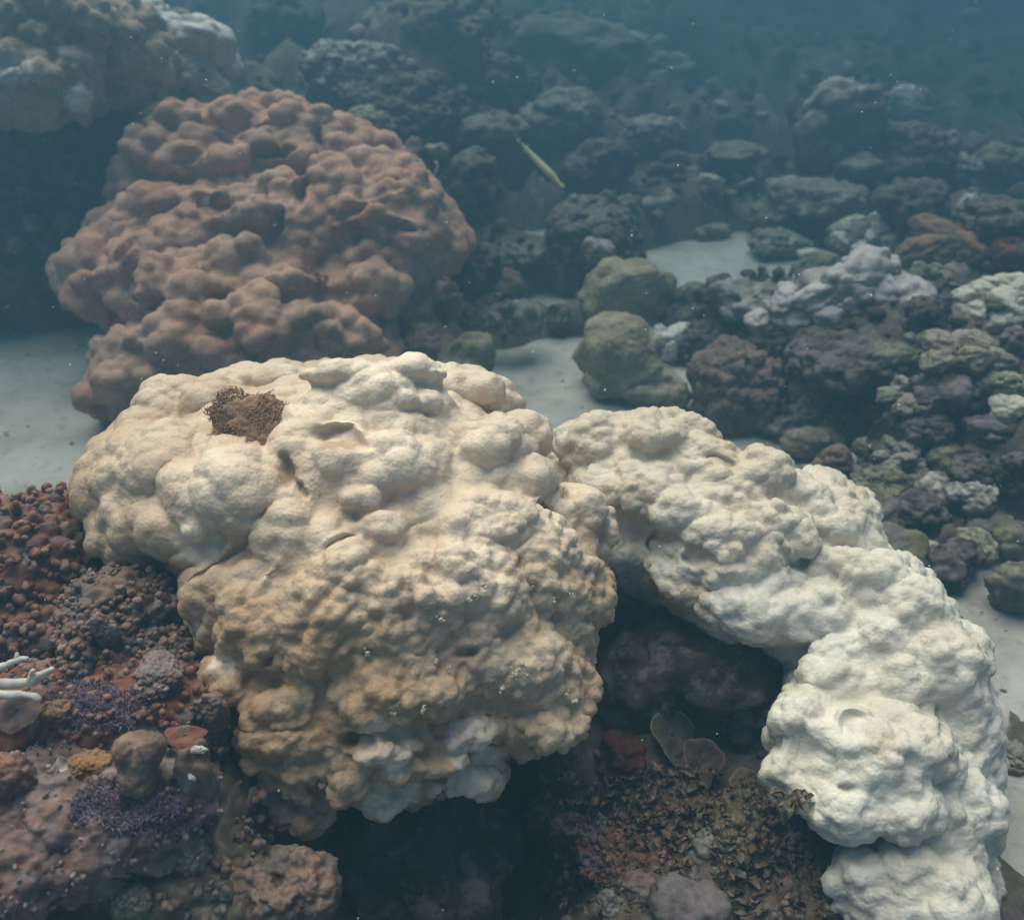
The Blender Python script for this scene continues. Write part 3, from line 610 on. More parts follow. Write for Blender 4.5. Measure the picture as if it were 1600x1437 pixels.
H('dome_coral', 769, 504, 38, 34, 'smooth', 'grey', 'small grey dome, right one of the touching pair', d=5.25)
H('dome_coral', 728, 566, 92, 84, 'fine', 'olive', 'broad dim dome right behind the top of the cream boulder', d=4.75, tip=.2)
H('lobe_coral', 700, 468, 46, 70, 'pillow', 'russet', 'orange brown lobe hanging in shade right of the brown boulder', d=4.9)
H('rough_coral', 665, 545, 100, 70, 'pillow', 'russet', 'dim brown lumps at the right foot of the brown boulder', d=4.9)
H('rough_coral', 745, 420, 70, 90, 'craggy', 'dark', 'black craggy rock under the right overhang of the brown boulder', d=5.3)
H('dome_coral', 985, 468, 165, 135, 'fine', 'sandy', 'yellowish dome coral with wavy ridges at the near edge of the far sand', level=5, tip=.15)
H('dome_coral', 970, 572, 165, 130, 'fine', 'sandy', 'pale brown mound coral spilling onto the middle sand', level=5, tip=.2)
H('knobby_coral', 1020, 600, 120, 70, 'pillow', 'sandy', 'tan lumpy coral at the lower right of the pale brown mound', tip=.6)
lobed('lobed_coral', 1050, 540, 74, 56, 'pale', 'small cluster of lavender white lobes beside the pale brown mound', n=9, rel=(.2, .32))
H('rough_coral', 1082, 480, 100, 76, 'craggy', 'moss', 'dark brown lump right of the yellowish dome with one round knob on top')
H('rough_coral', 1095, 540, 90, 70, 'shag', 'dark', 'dark shaggy coral below the brown lump, left of the reddish bush')
H('bushy_coral', 1168, 612, 165, 135, 'shag', 'russet', 'reddish brown bushy coral standing above the pale arch of coral', level=5, tip=.5)
H('rough_coral', 1180, 470, 130, 60, 'craggy', 'grey', 'grey encrusted ledge left of the lavender lobed coral', level=4)
# ------------------------------------------------------------------ right hand reef
lobed('lobed_coral', 1330, 462, 240, 112, 'lilac', 'lavender grey lobed coral, the largest of the round lobed ones at right', lobes=[(1350, 430, 38), (1312, 442, 24), (1372, 452, 26), (1275, 470, 28), (1240, 488, 28), (1212, 494, 20), (1332, 482, 20), (1400, 478, 40), (1392, 452, 22), (1425, 470, 24), (1350, 495, 24), (1295, 495, 28), (1260, 500, 22), (1430, 492, 18), (1375, 492, 22), (1190, 500, 20), (1230, 470, 22), (1335, 455, 26)], d=4.85, core='smooth')
lobed('lobed_coral', 1560, 492, 130, 110, 'cream', 'cream knobby lobed coral cut by the right edge of the picture', n=26, rel=(.13, .22), d=4.3)
lobed('lobed_coral', 1360, 375, 130, 70, 'cream', 'white topped knob cluster behind the lavender lobed coral', n=16, rel=(.12, .2), coremat='grey')
H('plate_coral', 1268, 400, 60, 26, 'smooth', 'cream', 'flat coral with a pale green white top at the far sand edge', tip=1.4)
H('rough_coral', 1280, 425, 90, 50, 'shag', 'olive', 'olive rough coral just below the flat pale topped one')
lobed('mushroom_coral', 1490, 398, 120, 76, 'rust', 'orange brown coral with big smooth mushroom like lobes', n=7, rel=(.3, .42), d=5.3)
H('encrusted_rock', 1572, 395, 80, 60, 'craggy', 'brick', 'dim reddish encrusted rock at the right edge', 'rock')
lobed('lobed_coral', 1498, 562, 120, 56, 'tan', 'tan smooth lumps below the cream knobby coral', n=7, rel=(.26, .38))
H('dark_rock', 1330, 560, 220, 80, 'craggy', 'dark', 'dark shaded rock shelf under the lavender lobed coral', 'rock', level=5)
H('encrusted_rock', 1290, 610, 130, 70, 'craggy', 'plum', 'purple grey slabby rock between the reddish bush and tan lobes', 'rock')
H('encrusted_rock', 1470, 620, 110, 70, 'craggy', 'plum', 'purple encrusted rock beside the tan spiky topped coral', 'rock')
lobed('lobed_coral', 1422, 628, 92, 52, 'tan', 'tan coral with short blunt knobs along its top edge', n=12, rel=(.17, .28))
H('dome_coral', 1366, 648, 46, 40, 'smooth', 'tan', 'small tan dome touching a white green one')
H('dome_coral', 1401, 652, 38, 30, 'smooth', 'cream', 'small white green dome right of a tan one')
H('dome_coral', 1272, 692, 92, 46, 'fine', 'tan', 'low tan mound coral just behind the white arch')
H('rough_coral', 1305, 730, 80, 60, 'shag', 'russet', 'brown rough coral between the low tan mound and olive knobs')
H('dome_coral', 1362, 698, 50, 28, 'smooth', 'olive', 'flat olive dome directly below the thin rimmed disc')
lobed('lobed_coral', 1403, 722, 72, 54, 'grey', 'grey green knob coral with one bright white knob', n=8, rel=(.24, .34))
H('dome_coral', 1477, 720, 70, 54, 'fine', 'olive', 'olive dome with flat pale top beside the orange one', tip=.9)
H('mushroom_coral', 1540, 700, 76, 50, 'pillow', 'rust', 'bright orange brown folded coral near the right edge')
H('dome_coral', 1576, 640, 58, 40, 'smooth', 'cream', 'pale cream dome at the right edge above the orange coral', tip=.9)
H('knobby_coral', 1562, 604, 80, 50, 'knob', 'olive', 'yellow green knobby coral at the right edge under the tan lumps', level=5, tip=.9)
H('encrusted_rock', 1545, 668, 90, 40, 'craggy', 'plum', 'blue purple rock between the pale dome and orange coral', 'rock')
H('knobby_coral', 1372, 758, 100, 60, 'knob', 'olive', 'olive knobby coral just beyond the shoulder of the white arch', level=5)
H('dome_coral', 1345, 815, 120, 100, 'fine', 'tan', 'big tan dome with ridged flanks touching the white arch from behind', tip=.3, level=5)
H('dome_coral', 1395, 860, 100, 80, 'smooth', 'olive', 'hazy smooth slope of olive coral behind the white arch', tip=.1)
H('encrusted_rock', 1465, 772, 90, 50, 'craggy', 'grey', 'grey rock with a white fleck, centre of the right reef', 'rock', tip=1)
H('encrusted_rock', 1520, 775, 80, 46, 'craggy', 'grey', 'pale capped grey rock right of the white flecked one', 'rock', tip=1)
H('plate_coral', 1540, 825, 120, 60, 'pillow', 'moss', 'mossy green plate coral above the dark right hollow')
H('plate_coral', 1515, 860, 80, 46, 'pillow', 'olive', 'olive coral tongue with a white tip, lowest on the right reef', tip=.9)
H('plate_coral', 1585, 850, 70, 70, 'pillow', 'olive', 'olive lump at the right edge next to the mossy plate')
H('reef_rock', 1200, 530, 110, 60, 'shag', 'dark', 'dark shaggy rock wedged under the left end of the lavender lobed coral', 'rock', tip=.5)
H('reef_rock', 1400, 565, 90, 60, 'shag', 'moss', 'mossy shaggy rock under the right end of the lavender lobed coral', 'rock', tip=.5)
H('reef_rock', 1250, 650, 110, 70, 'shag', 'grey', 'grey shaggy rock right of the foot of the reddish bush', 'rock', tip=.5)
H('reef_rock', 1320, 670, 80, 50, 'craggy', 'moss', 'mossy craggy rock left of the thin rimmed disc coral', 'rock', tip=.5)
H('reef_rock', 1440, 670, 80, 50, 'shag', 'plum', 'purplish shaggy rock right of the small white green dome', 'rock', tip=.5)
H('reef_rock', 1440, 760, 70, 50, 'craggy', 'moss', 'mossy craggy rock right of the olive knobby coral', 'rock', tip=.5)
H('reef_rock', 1520, 740, 90, 50, 'shag', 'dark', 'dark shaggy rock beneath the orange folded coral', 'rock', tip=.5)
H('reef_rock', 1590, 740, 70, 70, 'craggy', 'dark', 'dark craggy rock at the right edge beneath the orange folded coral', 'rock', tip=.5)
H('reef_rock', 1440, 800, 90, 60, 'craggy', 'dark', 'dark craggy rock below the white flecked grey one', 'rock', tip=.5)
H('reef_rock', 1450, 490, 70, 60, 'shag', 'dark', 'dark shaggy rock between the lavender and cream lobed corals', 'rock', tip=.5)
H('reef_rock', 1440, 440, 70, 50, 'craggy', 'moss', 'mossy craggy rock left of the mushroom lobed coral foot', 'rock', tip=.5)
H('reef_rock', 1590, 540, 60, 60, 'craggy', 'plum', 'purplish craggy rock under the cream coral at the right edge', 'rock', tip=.5)
H('reef_rock', 1480, 880, 110, 70, 'craggy', 'dark', 'dark craggy rock lowest in the right hollow beyond the white coral', 'rock', tip=.5)
H('reef_rock', 1580, 920, 90, 80, 'craggy', 'moss', 'mossy craggy rock at the right edge low beside the sand', 'rock', tip=.5)
# ------------------------------------------------------------------ far reef
H('coral_mound', 1150, 245, 110, 36, 'pillow', 'moss', 'hazy flat ledge of rock left of the far right mound', level=4)
H('coral_mound', 1215, 338, 120, 46, 'shag', 'moss', 'hazy mossy mound along the back of the far sand patch', level=4)
H('coral_mound', 1215, 380, 100, 44, 'shag', 'grey', 'grey rubble mound at the right end of the far sand patch', level=4)
H('coral_mound', 1105, 362, 60, 26, 'pillow', 'tan', 'small tan rock jutting over the back rim of the far sand', level=4)
H('coral_mound', 1310, 220, 170, 160, 'shag', 'grey', 'big hazy blue mound in the upper right with pale flecks', tip=.8, level=4)
H('coral_mound', 1410, 160, 62, 46, 'smooth', 'pale', 'single pale teal dome high in the blue distance', level=4)
H('coral_mound', 1420, 235, 150, 90, 'shag', 'plum', 'dim purplish slope under the pale teal dome', level=4)
H('coral_mound', 1340, 265, 80, 46, 'smooth', 'grey', 'hazy rounded grey dome at the foot of the big blue mound', level=4)
H('coral_mound', 1270, 315, 140, 60, 'shag', 'grey', 'grey shaggy rise left of the dark right hollow', level=4)
H('coral_mound', 1490, 265, 90, 50, 'pillow', 'grey', 'hazy rock shelf with two white flecks on top near the right edge', tip=1, level=4)
H('coral_mound', 1570, 260, 90, 60, 'pillow', 'olive', 'hazy yellowish shelf coral at the right edge', level=4)
H('coral_mound', 1420, 320, 130, 80, 'craggy', 'dark', 'dark rock below the hazy white flecked shelf', 'rock', level=4)
H('coral_mound', 1515, 320, 34, 40, 'pillow', 'pale', 'small pale blue lump under the hazy shelf', level=4)
H('coral_mound', 1560, 345, 110, 60, 'craggy', 'dark', 'nearly black rock right of the small pale blue lump', 'rock', level=4)
H('coral_mound', 890, 75, 210, 90, 'pillow', 'moss', 'wide hazy green mound at the top centre of the picture', d=9.5, level=4)
H('coral_mound', 1010, 130, 160, 100, 'shag', 'grey', 'faint grey blue slope right of the wide green mound', d=11, level=4)
H('coral_mound', 800, 140, 110, 90, 'craggy', 'dark', 'dark rock below the wide hazy green mound', 'rock', d=8.4, level=4)
H('coral_mound', 1010, 215, 110, 60, 'shag', 'grey', 'hazy rubble heap with one white fleck left of the distant sand', level=4)
H('coral_mound', 440, 45, 130, 110, 'craggy', 'dark', 'dark blue shadowed rock at the top left of centre', 'rock', d=9, level=4)
H('coral_mound', 1180, 110, 200, 90, 'pillow', 'dark', 'faintest blue ridge at the top right, almost lost', d=15, level=4)
H('coral_mound', 1190, 180, 120, 50, 'pillow', 'grey', 'faint low ridge beyond the distant sand strip', d=12, level=4)
print('heads', time.time() - T0)
# ------------------------------------------------------------------ near left: the reef beside the lens
def hit_all(px, py, extra=()):
    """nearest of the ground and the boulder corals along a line of sight"""
    ds = [seat(px, py)] + [q for q in (s.hit(px, py) for s in (A, Bc, Cc) + tuple(extra)) if q]
    return min(ds)
def body(name, balls, h, layers, mat, label, cat='coral', k=.03, ztone=None, lobes=(), group=None, rough=.004):
    s = Sculpt(k)
    for b in balls: s.ball(*b)
    if lobes: s.lobes(lobes, k=.012)
    def dp(w, n, v, f):
        for i, (sc, am, *rr) in enumerate(layers): w = layer(w, f, sc, _seed[0] * 7 + i, am * (.75 if rr else .6), warp=.25)
        return w + vnormals(w, f) * (rough * fbm(w, .02, _seed[0], 3))[:, None]
    _seed[0] += 1; sd = _seed[0]
    o = finish(name, s, h, dp, MT[mat], label=label, cat=cat, group=group, ztone=ztone or (lambda w, n: np.clip(.6 * fbm(w, .06, sd, 3), 0, 1)))
    return o, s
O1, S1 = body('nubbly_coral', [(20, 930, 140, 150, 120, 2.35), (90, 830, 60, 60, 80, 2.45), (-40, 850, 90, 80, 100, 2.4), (60, 1000, 90, 70, 80, 2.25)], .0075, [(.09, .55), (.042, 1.0, .5), (.022, .7, .5)], 'maroon', 'dark brown nubbly coral at the left edge rising against the sand')
O2, S2 = body('nubbly_coral', [(200, 960, 95, 75, 90, 2.2), (250, 930, 60, 60, 70, 2.3), (160, 1010, 60, 60, 70, 2.1), (250, 1040, 80, 60, 80, 2.15)], .006, [(.07, .5), (.036, 1.0, .5), (.018, .8, .5)], 'russet', 'reddish brown nubbly coral pressed against the left flank of the cream boulder')
O3, S3 = body('encrusted_rock', [(110, 1290, 190, 95, 130, 1.85), (230, 1240, 110, 60, 90, 1.85), (40, 1350, 110, 70, 90, 1.75), (130, 1200, 110, 60, 90, 1.95)], .0055, [(.085, .9), (.035, .7, .5), (.016, .6, .5)], 'mauve', 'mauve grey crusted rock slab in the lower left corner', 'rock', rough=.006)
O4, S4 = body('encrusted_rock', [(220, 1110, 150, 80, 110, 2.05), (60, 1120, 110, 80, 100, 2.05), (310, 1150, 60, 90, 80, 2.1)], .007, [(.09, .4), (.04, .7, .5), (.02, .5, .5)], 'maroon', 'dark red brown rock under the purple turf, left of the cream boulder', 'rock')
O5, S5 = body('encrusted_rock', [(250, 1400, 200, 110, 120, 1.95), (340, 1300, 70, 110, 90, 2.05)], .008, [(.1, .5), (.045, .6, .5)], 'leaf', 'blackish brown rock in deep shade at the bottom, right of the mauve slab', 'rock')
NEAR = (S1, S2, S3, S4, S5)
def surf(o):
    me = o.data; n = len(me.vertices); v = np.empty(n * 3, np.float32); nn = np.empty(n * 3, np.float32); me.vertices.foreach_get('co', v); me.vertices.foreach_get('normal', nn)
    return v.reshape(-1, 3), nn.reshape(-1, 3)
def on_screen(w):
    r = w - np.array([0, 0, CAM_H]); d = r[:, 1] * CP - r[:, 2] * SP; u = r[:, 1] * SP + r[:, 2] * CP
    return r[:, 0] / d * FPX + 800, 718.5 - u / d * FPX
def nubs(o, n, rlo, rhi, mat, seed, level=1):
    """blunt nubs budding from a coral's skin, joined as one part"""
    rg = np.random.default_rng(seed); v, nn = surf(o); w = v + np.array(o.location); fac = (nn * (np.array([0, 0, CAM_H]) - w)).sum(1) > -.15; ii = rg.choice(np.nonzero(fac)[0], n); mb = MB()
    dens = vnoise(w[ii], .09, seed) > -.35
    for i, k in zip(ii, dens):
        if not k: continue
        r = rlo + (rhi - rlo) * rg.uniform(0, 1) ** 1.6; ax = nn[i] + rg.normal(0, .35, 3) + [0, 0, .35]; ax /= np.linalg.norm(ax); L = rg.uniform(.5, 1.5) * r; tn = float(np.clip(rg.normal(.25, .25), 0, 1))
        mb.lump(v[i] + ax * r * .2, (r, r, r), level, tone=tn, rough=.45, seed=i % 90); mb.lump(v[i] + ax * (r * .3 + L), np.array([.72, .72, .72]) * r, level if r > .008 else 0, tone=min(1, tn + .25), rough=.45, seed=(i + 7) % 90)
    a, t, tn = mb.arrays(); put('nubs', mesh_np('nubs', a, t, tn), MT[mat], parent=o, kind='stuff')
nubs(O1, 620, .007, .017, 'maroon', 51); nubs(O2, 620, .006, .014, 'russet', 52); nubs(O4, 420, .005, .012, 'maroon', 53); nubs(O3, 420, .003, .009, 'mauve', 54, 0); nubs(O5, 260, .006, .016, 'russet', 55)
def turf(label, objs, px, py, w, h, mat, n, length, rad, seed):
    """short tangled turf rooted on the rock's own skin"""
    rg = np.random.default_rng(seed); P0, N0 = [], []
    for o in objs:
        v, nn = surf(o); W = v + np.array(o.location); x, y = on_screen(W); e = ((x - px) / (w / 2)) ** 2 + ((y - py) / (h / 2)) ** 2 + .7 * vnoise(W, .05, seed); k = (e < 1) & ((nn * (np.array([0, 0, CAM_H]) - W)).sum(1) > 0); P0.append(W[k]); N0.append(nn[k])
    P0, N0 = np.concatenate(P0), np.concatenate(N0)
    if not len(P0): return
    c = P0.mean(0); root = thing('algae_tuft', label, 'algae', tuple(c)); mb = MB()
    for i in rg.choice(len(P0), n):
        b = P0[i] - c + rg.normal(0, .003, 3); dv = N0[i] + rg.normal(0, .9, 3); dv /= np.linalg.norm(dv); pts = [b]; tn = float(np.clip(rg.normal(.4, .3), 0, 1))
        for _ in range(3): dv = dv + rg.normal(0, .6, 3) + [0, 0, -.15]; dv /= np.linalg.norm(dv); pts.append(pts[-1] + dv * length * rg.uniform(.6, 1.4) / 3)
        mb.tube(pts, np.linspace(rad, rad * .5, 4), 3, tone=tn)
    a, t, tn = mb.arrays(); put('fronds', mesh_np('fronds', a, t, tn), MT[mat], parent=root, kind='stuff')
turf('purple turf algae, the upper patch, under the white finger branches', (O3, O4), 145, 1105, 170, 96, 'violet', 2600, .017, .0014, 61)
turf('purple turf algae, the lower patch, draped over the edge of the mauve slab', (O3, O4), 205, 1262, 180, 84, 'violet', 2200, .016, .0014, 62)
def near_d(px, py): return hit_all(px, py, NEAR)
# round lobed coral with grooves, and the scarred column beside it
d = near_d(217, 1215) - .03
body('dome_coral', [(217, 1178, 36, 34, 36, d), (200, 1170, 22, 24, 26, d - .02), (236, 1168, 22, 24, 26, d - .02), (216, 1210, 30, 36, 30, d)], .0036, [(.02, .5), (.008, .6)], 'russet', 'round brown coral of three fused lobes on the mauve slab', k=.006, rough=.0015)
d2 = near_d(310, 1215) - .03
col = thing('column_coral', 'brown column coral with a white scarred tip beside the three lobed coral', 'coral', tuple(P(310, 1280, d2)))
v, f, t = head_mesh(np.array([30, 30, 62]) * d2 / FPX, 'smooth', 4, 901, 0); put('column', mesh_np('column', v + P(310, 1212, d2) - P(310, 1280, d2), f, t * 0), MT['russet'], parent=col)
for (sx, sy, a, b) in ((310, 1171, 14, 7), (302, 1212, 8, 5)):
    v, f, t = head_mesh(np.array([a, 7, b]) * d2 / FPX, 'smooth', 3, 905 + sx, 0); put('white_scar', mesh_np('white_scar', v + P(sx, sy, d2 - 28 * d2 / FPX) - P(310, 1280, d2), f, t), MT['white'], parent=col)
for nm, px, py, w, h, st, mt, lb, ct in [('orange_sponge', 140, 1195, 64, 34, 'shag', 'sponge', 'small orange crust sponge on the mauve slab left of the three lobed coral', 'sponge'),
        ('red_sponge', 65, 1425, 190, 80, 'fine', 'brick', 'smooth dark red sponge at the bottom left corner', 'sponge'),
        ('crust_coral', 22, 1215, 70, 90, 'shag', 'maroon', 'rusty red knobby crust at the left edge above the mauve slab', 'coral'),
        ('crust_coral', 300, 1330, 60, 90, 'shag', 'tan', 'dim tan crust standing in the shade under the column coral', 'coral'),
        ('crust_coral', 205, 1405, 60, 60, 'shag', 'olive', 'small yellowish crust right of the dark red sponge', 'coral'),
        ('tube_coral', 163, 985, 40, 60, 'knob', 'mauve', 'pinkish stub coral rising between the two nubbly corals', 'coral'),
        ('crust_coral', 250, 1055, 90, 40, 'shag', 'mauve', 'pink grey knobby crust beneath the reddish nubbly coral', 'coral'),
        ('crust_coral', 330, 1110, 50, 70, 'shag', 'russet', 'brown crust touching the lower left side of the cream boulder', 'coral'),
        ('crust_coral', 95, 1115, 46, 40, 'knob', 'rust', 'little rusty knob below the white finger branches', 'coral'),
        ('lumpy_coral', 440, 1395, 170, 110, 'knob', 'russet', 'brown lumpy coral in the dark beneath the cream boulder', 'coral'),
        ('pale_stub', 445, 1425, 44, 60, 'knob', 'mauve', 'pale pinkish stub in front of the brown lumpy coral at the bottom', 'coral')]:
    dd = near_d(px, min(py + h * .2, 1434)) - .01
    head(nm, px, py, w, h, st, mt, lb, ct, d=dd, level=5 if w > 80 else 4, tip=.7)
# thin plates
def plate(name, px, py, w, h, mat, label, d, tilt=(0, 0, 0), thick=.006, cup=.18, seed=0, cat='coral', rim=None, group=None):
    m = d / FPX; n, rr = 40, 9; rg = np.random.default_rng(seed + 40); mb = MB(); a = np.linspace(0, 2 * math.pi, n, endpoint=False)
    wav = 1 + .10 * np.sin(3 * a + seed) + .06 * np.sin(5 * a + 2 * seed) + .03 * np.sin(9 * a); V = []
    for side in (1, -1):
        for i in range(rr):
            q = i / (rr - 1); R = q * wav
            V.append(np.stack([np.cos(a) * R, np.sin(a) * R * (h / w) * 1.5, cup * q * q * (1 + .25 * np.sin(4 * a + seed)) + side * (thick / (w / 2 * m)) * .5 * (1 - q ** 8) + .03 * np.sin(7 * R + a * 2)], 1))
    V = np.concatenate(V) * (w / 2 * m); Q = []
    for s_ in (0, 1):
        o = s_ * rr * n
        for i in range(rr - 1):
            for k in range(n):
                q = (o + i * n + k, o + i * n + (k + 1) % n, o + (i + 1) * n + (k + 1) % n, o + (i + 1) * n + k); Q.append(q if s_ == 1 else q[::-1])
    for k in range(n): Q.append(((rr - 1) * n + k, (rr - 1) * n + (k + 1) % n, (2 * rr - 1) * n + (k + 1) % n, (2 * rr - 1) * n + k))
    tone = np.tile(np.repeat((np.linspace(0, 1, rr) > .93).astype(float), n), 2) * (1 if rim else 0)
    mb.add(V, quads=Q, tone=tone); v, t, tn = mb.arrays()
    return put(name, mesh_np(name, v, t, tn), MT[mat], tuple(P(px, py, d)), rot=tilt, label=label, cat=cat, group=group)
plate('plate_coral', 1095, 1188, 66, 52, 'russet', 'round brown plate coral standing in the dark hollow, the lower of two', near_d(1095, 1205) - .03, (1.0, .1, .2), seed=1, rim=1)
plate('plate_coral', 1050, 1150, 78, 66, 'moss', 'larger dim plate coral behind the round brown one in the hollow', near_d(1050, 1165) - .02, (.9, -.2, 1), seed=2, rim=1)
plate('plate_coral', 1165, 1222, 60, 26, 'russet', 'small shelf coral at the right side of the dark hollow', near_d(1165, 1230) - .03, (.3, .1, .2), seed=3, rim=1)
plate('disc_coral', 1370, 682, 46, 40, 'olive', 'thin upright disc coral with a pale green rim on the right reef', seat(1370, 695) - .05, (1.1, .35, .2), seed=4, rim=1, cup=.3)
plate('disc_coral', 985, 405, 34, 26, 'dark', 'small dark disc leaning over the top of the yellowish dome', seat(985, 412) - .04, (.8, .6, .2), seed=5)
plate('broken_plate', 28, 1112, 84, 40, 'mauve', 'flat broken plate fragment below the white finger branches', near_d(28, 1120) - .05, (.35, -.25, .5), thick=.014, cup=.05, seed=6, cat='coral fragment')
plate('broken_plate', 288, 1150, 60, 26, 'maroon', 'dark jagged shelf over the column coral', near_d(288, 1155) - .05, (.2, .2, .3), thick=.008, cup=.1, seed=7, cat='coral fragment')
plate('cup_coral', 100, 1198, 26, 20, 'pale', 'tiny pale open cup on the mauve slab', near_d(100, 1198) - .012, (.6, 0, 0), cup=.8, seed=8)
H('red_sponge', 968, 1172, 90, 70, 'craggy', 'brick', 'dull red crust sponge in the hollow right of the cream boulder', 'sponge', d=near_d(968, 1185), tip=0)
H('dome_coral', 1075, 1410, 120, 76, 'fine', 'plum', 'dark purple dome with a pale arc at the bottom centre', d=near_d(1075, 1425) - .03, tip=.3)
H('rubble_rock', 1105, 1325, 70, 56, 'craggy', 'grey', 'grey rubble rock among brown leafy algae in the hollow', 'rock', d=near_d(1105, 1330), tip=.2)
H('rubble_rock', 1000, 1392, 70, 40, 'craggy', 'mauve', 'pale flat rubble piece left of the dark purple dome', 'rock', d=near_d(1000, 1395), tip=.2)
H('rubble_rock', 955, 1415, 46, 46, 'craggy', 'grey', 'small pale stone at the bottom edge left of the rubble piece', 'rock', d=near_d(955, 1420), tip=.2)
H('dark_rock', 1090, 1030, 240, 110, 'craggy', 'dark', 'craggy rock coloured black for shade, holding up the arch of the white coral', 'rock', d=2.75, level=4, tip=0)  # black albedo here and below puts the hollow's shade into the rock colour
H('dark_rock', 1000, 1080, 170, 150, 'craggy', 'dark', 'rock coloured black for shade deep in the hollow between the two pale corals', 'rock', d=2.75, level=4, tip=0)
H('dark_rock', 1180, 1120, 130, 150, 'craggy', 'dark', 'rock coloured black for shade behind the lower white lobe in the hollow', 'rock', d=2.7, level=4, tip=0)
H('dark_rock', 640, 1330, 330, 190, 'craggy', 'dark', 'rock pedestal coloured black for the shadow under the cream boulder', 'rock', d=2.5, level=4, tip=0)  # near-black colour stands for the shadow beneath the boulder
lobed('lobed_coral', 1560, 1215, 70, 130, 'tan', 'tan hanging lumps at the right edge beyond the white coral', n=12, rel=(.16, .26), d=2.75)

# ------------------------------------------------------------------ branching pieces
def branchy(name, label, mains, mat, d, r0, loc_px, cat='coral', seg=7):
    """mains: lists of pixel points; each becomes a tapering branch, a part of the thing"""
    root = thing(name, label, cat, tuple(P(*loc_px, d))); o = np.array(root.location)
    for pts, rad in mains:
        mb = MB(); q = [P(x, y, d + dz) - o for x, y, dz in pts]; q = np.array(q)
        tt = np.linspace(0, len(q) - 1, len(q) * 4); w = np.stack([np.interp(tt, range(len(q)), q[:, k]) for k in range(3)], 1)
        w += .0015 * np.stack([vnoise(w * 1.0 + k, .012, 300 + k) for k in range(3)], 1)
        mb.tube(w, np.linspace(rad, rad * .55, len(w)) * d / FPX * (1 + .28 * vnoise(w, .008, 7)), seg); v, t, tn = mb.arrays()
        put('branch', mesh_np('branch', v, t, tn), MT[mat], parent=root)
    return root
dB = near_d(30, 1080) - .10
branchy('finger_coral', 'bone white finger coral branches poking in from the left edge', [
    ([(-20, 1066, 0), (20, 1068, 0), (48, 1064, -.01), (66, 1052, -.01), (82, 1046, -.02)], 9), ([(46, 1066, -.01), (50, 1054, -.015), (52, 1046, -.02)], 6),
    ([(-20, 1048, .03), (8, 1040, .03), (26, 1032, .03), (42, 1029, .02)], 8), ([(24, 1034, .03), (26, 1026, .03), (27, 1020, .03)], 5),
    ([(-20, 1086, -.02), (25, 1085, -.02), (50, 1086, -.02), (62, 1092, -.02)], 9)], 'white', dB, 9, (-20, 1086))
rg = np.random.default_rng(5); ms = []
dK = seat(905, 385) - .35
for i in range(15):
    x0, y0 = 905 + rg.uniform(-28, 30), 368 + rg.uniform(-8, 12); a = rg.uniform(-.3, 3.4); L = rg.uniform(9, 20)
    ms.append(([(x0, y0, 0), (x0 + math.cos(a) * L * .5, y0 - math.sin(a) * L * .4, rg.uniform(-.03, .03)), (x0 + math.cos(a + .3) * L, y0 - math.sin(a + .3) * L * .8, rg.uniform(-.05, .05))], rg.uniform(2, 3.4)))
branchy('branching_coral', 'small bluish white branching coral on top of the dark encrusted rock', ms, 'white', dK, 3, (905, 380), seg=5)
ms = []; dK = seat(885, 500) - .05
for i in range(16):
    x0 = 885 + rg.uniform(-34, 34); L = rg.uniform(14, 30); a = 1.57 + rg.uniform(-.5, .5)
    ms.append(([(x0, 505, rg.uniform(-.05, .05)), (x0 + math.cos(a) * L * .5, 505 - L * .5, 0), (x0 + math.cos(a) * L, 505 - L, rg.uniform(-.03, .03))], rg.uniform(2.2, 3.6)))
branchy('finger_coral', 'dark little finger coral thicket left of the yellowish dome', ms, 'moss', dK, 3, (885, 505), seg=5)
ms = []; dK = seat(1200, 440) - .05
for i in range(18):
    x0 = 1200 + rg.uniform(-36, 36); L = rg.uniform(12, 26); a = 1.57 + rg.uniform(-.6, .6)
    ms.append(([(x0, 440, rg.uniform(-.05, .05)), (x0 + math.cos(a) * L * .5, 440 - L * .5, 0), (x0 + math.cos(a) * L, 440 - L, rg.uniform(-.03, .03))], rg.uniform(2, 3.2)))
branchy('finger_coral', 'grey finger coral thicket at the right end of the near sand rim', ms, 'grey', dK, 3, (1200, 440), seg=5)
# ring sponges on the tall mound
for px, py, r, lb in [(733, 48, 12, 'pale ring shaped tube sponge on the tall mound, the biggest ring'), (762, 66, 9, 'pale little tube sponge lower right of the biggest ring sponge'), (764, 88, 9, 'whitish tube sponge under the other two ring sponges'), (695, 172, 11, 'whitish tube sponge alone on the dark slope by the knobby coral')]:
    d = 6.55 if py < 100 else 6.2; m = d / FPX; mb = MB(); n = 18; a = np.linspace(0, 2 * math.pi, n, endpoint=False); prof = [(.75, -1.2), (.95, -.4), (1.0, 0), (.9, .12), (.72, .05), (.6, -.4), (.5, -1.0), (.02, -1.1)]
    V = np.concatenate([np.stack([np.cos(a) * p * r * m, np.sin(a) * p * r * m, np.full(n, z * r * m)], 1) for p, z in prof])
    Q = [(i * n + k, i * n + (k + 1) % n, (i + 1) * n + (k + 1) % n, (i + 1) * n + k) for i in range(len(prof) - 1) for k in range(n)]
    mb.add(V, quads=Q); v, t, tn = mb.arrays(); put('tube_sponge', mesh_np('tube_sponge', v, t, tn), MT['grey'], tuple(P(px, py, d)), rot=(.5, .3, 0), label=lb, cat='sponge', group='tube sponges')
branchy('curled_worm', 'thin white curled worm below the mushroom shaped dome', [([(680, 252, 0), (684, 260, 0), (682, 267, 0), (679, 271, 0)], 2)], 'white', 5.85, 2, (680, 271), 'worm', seg=5)

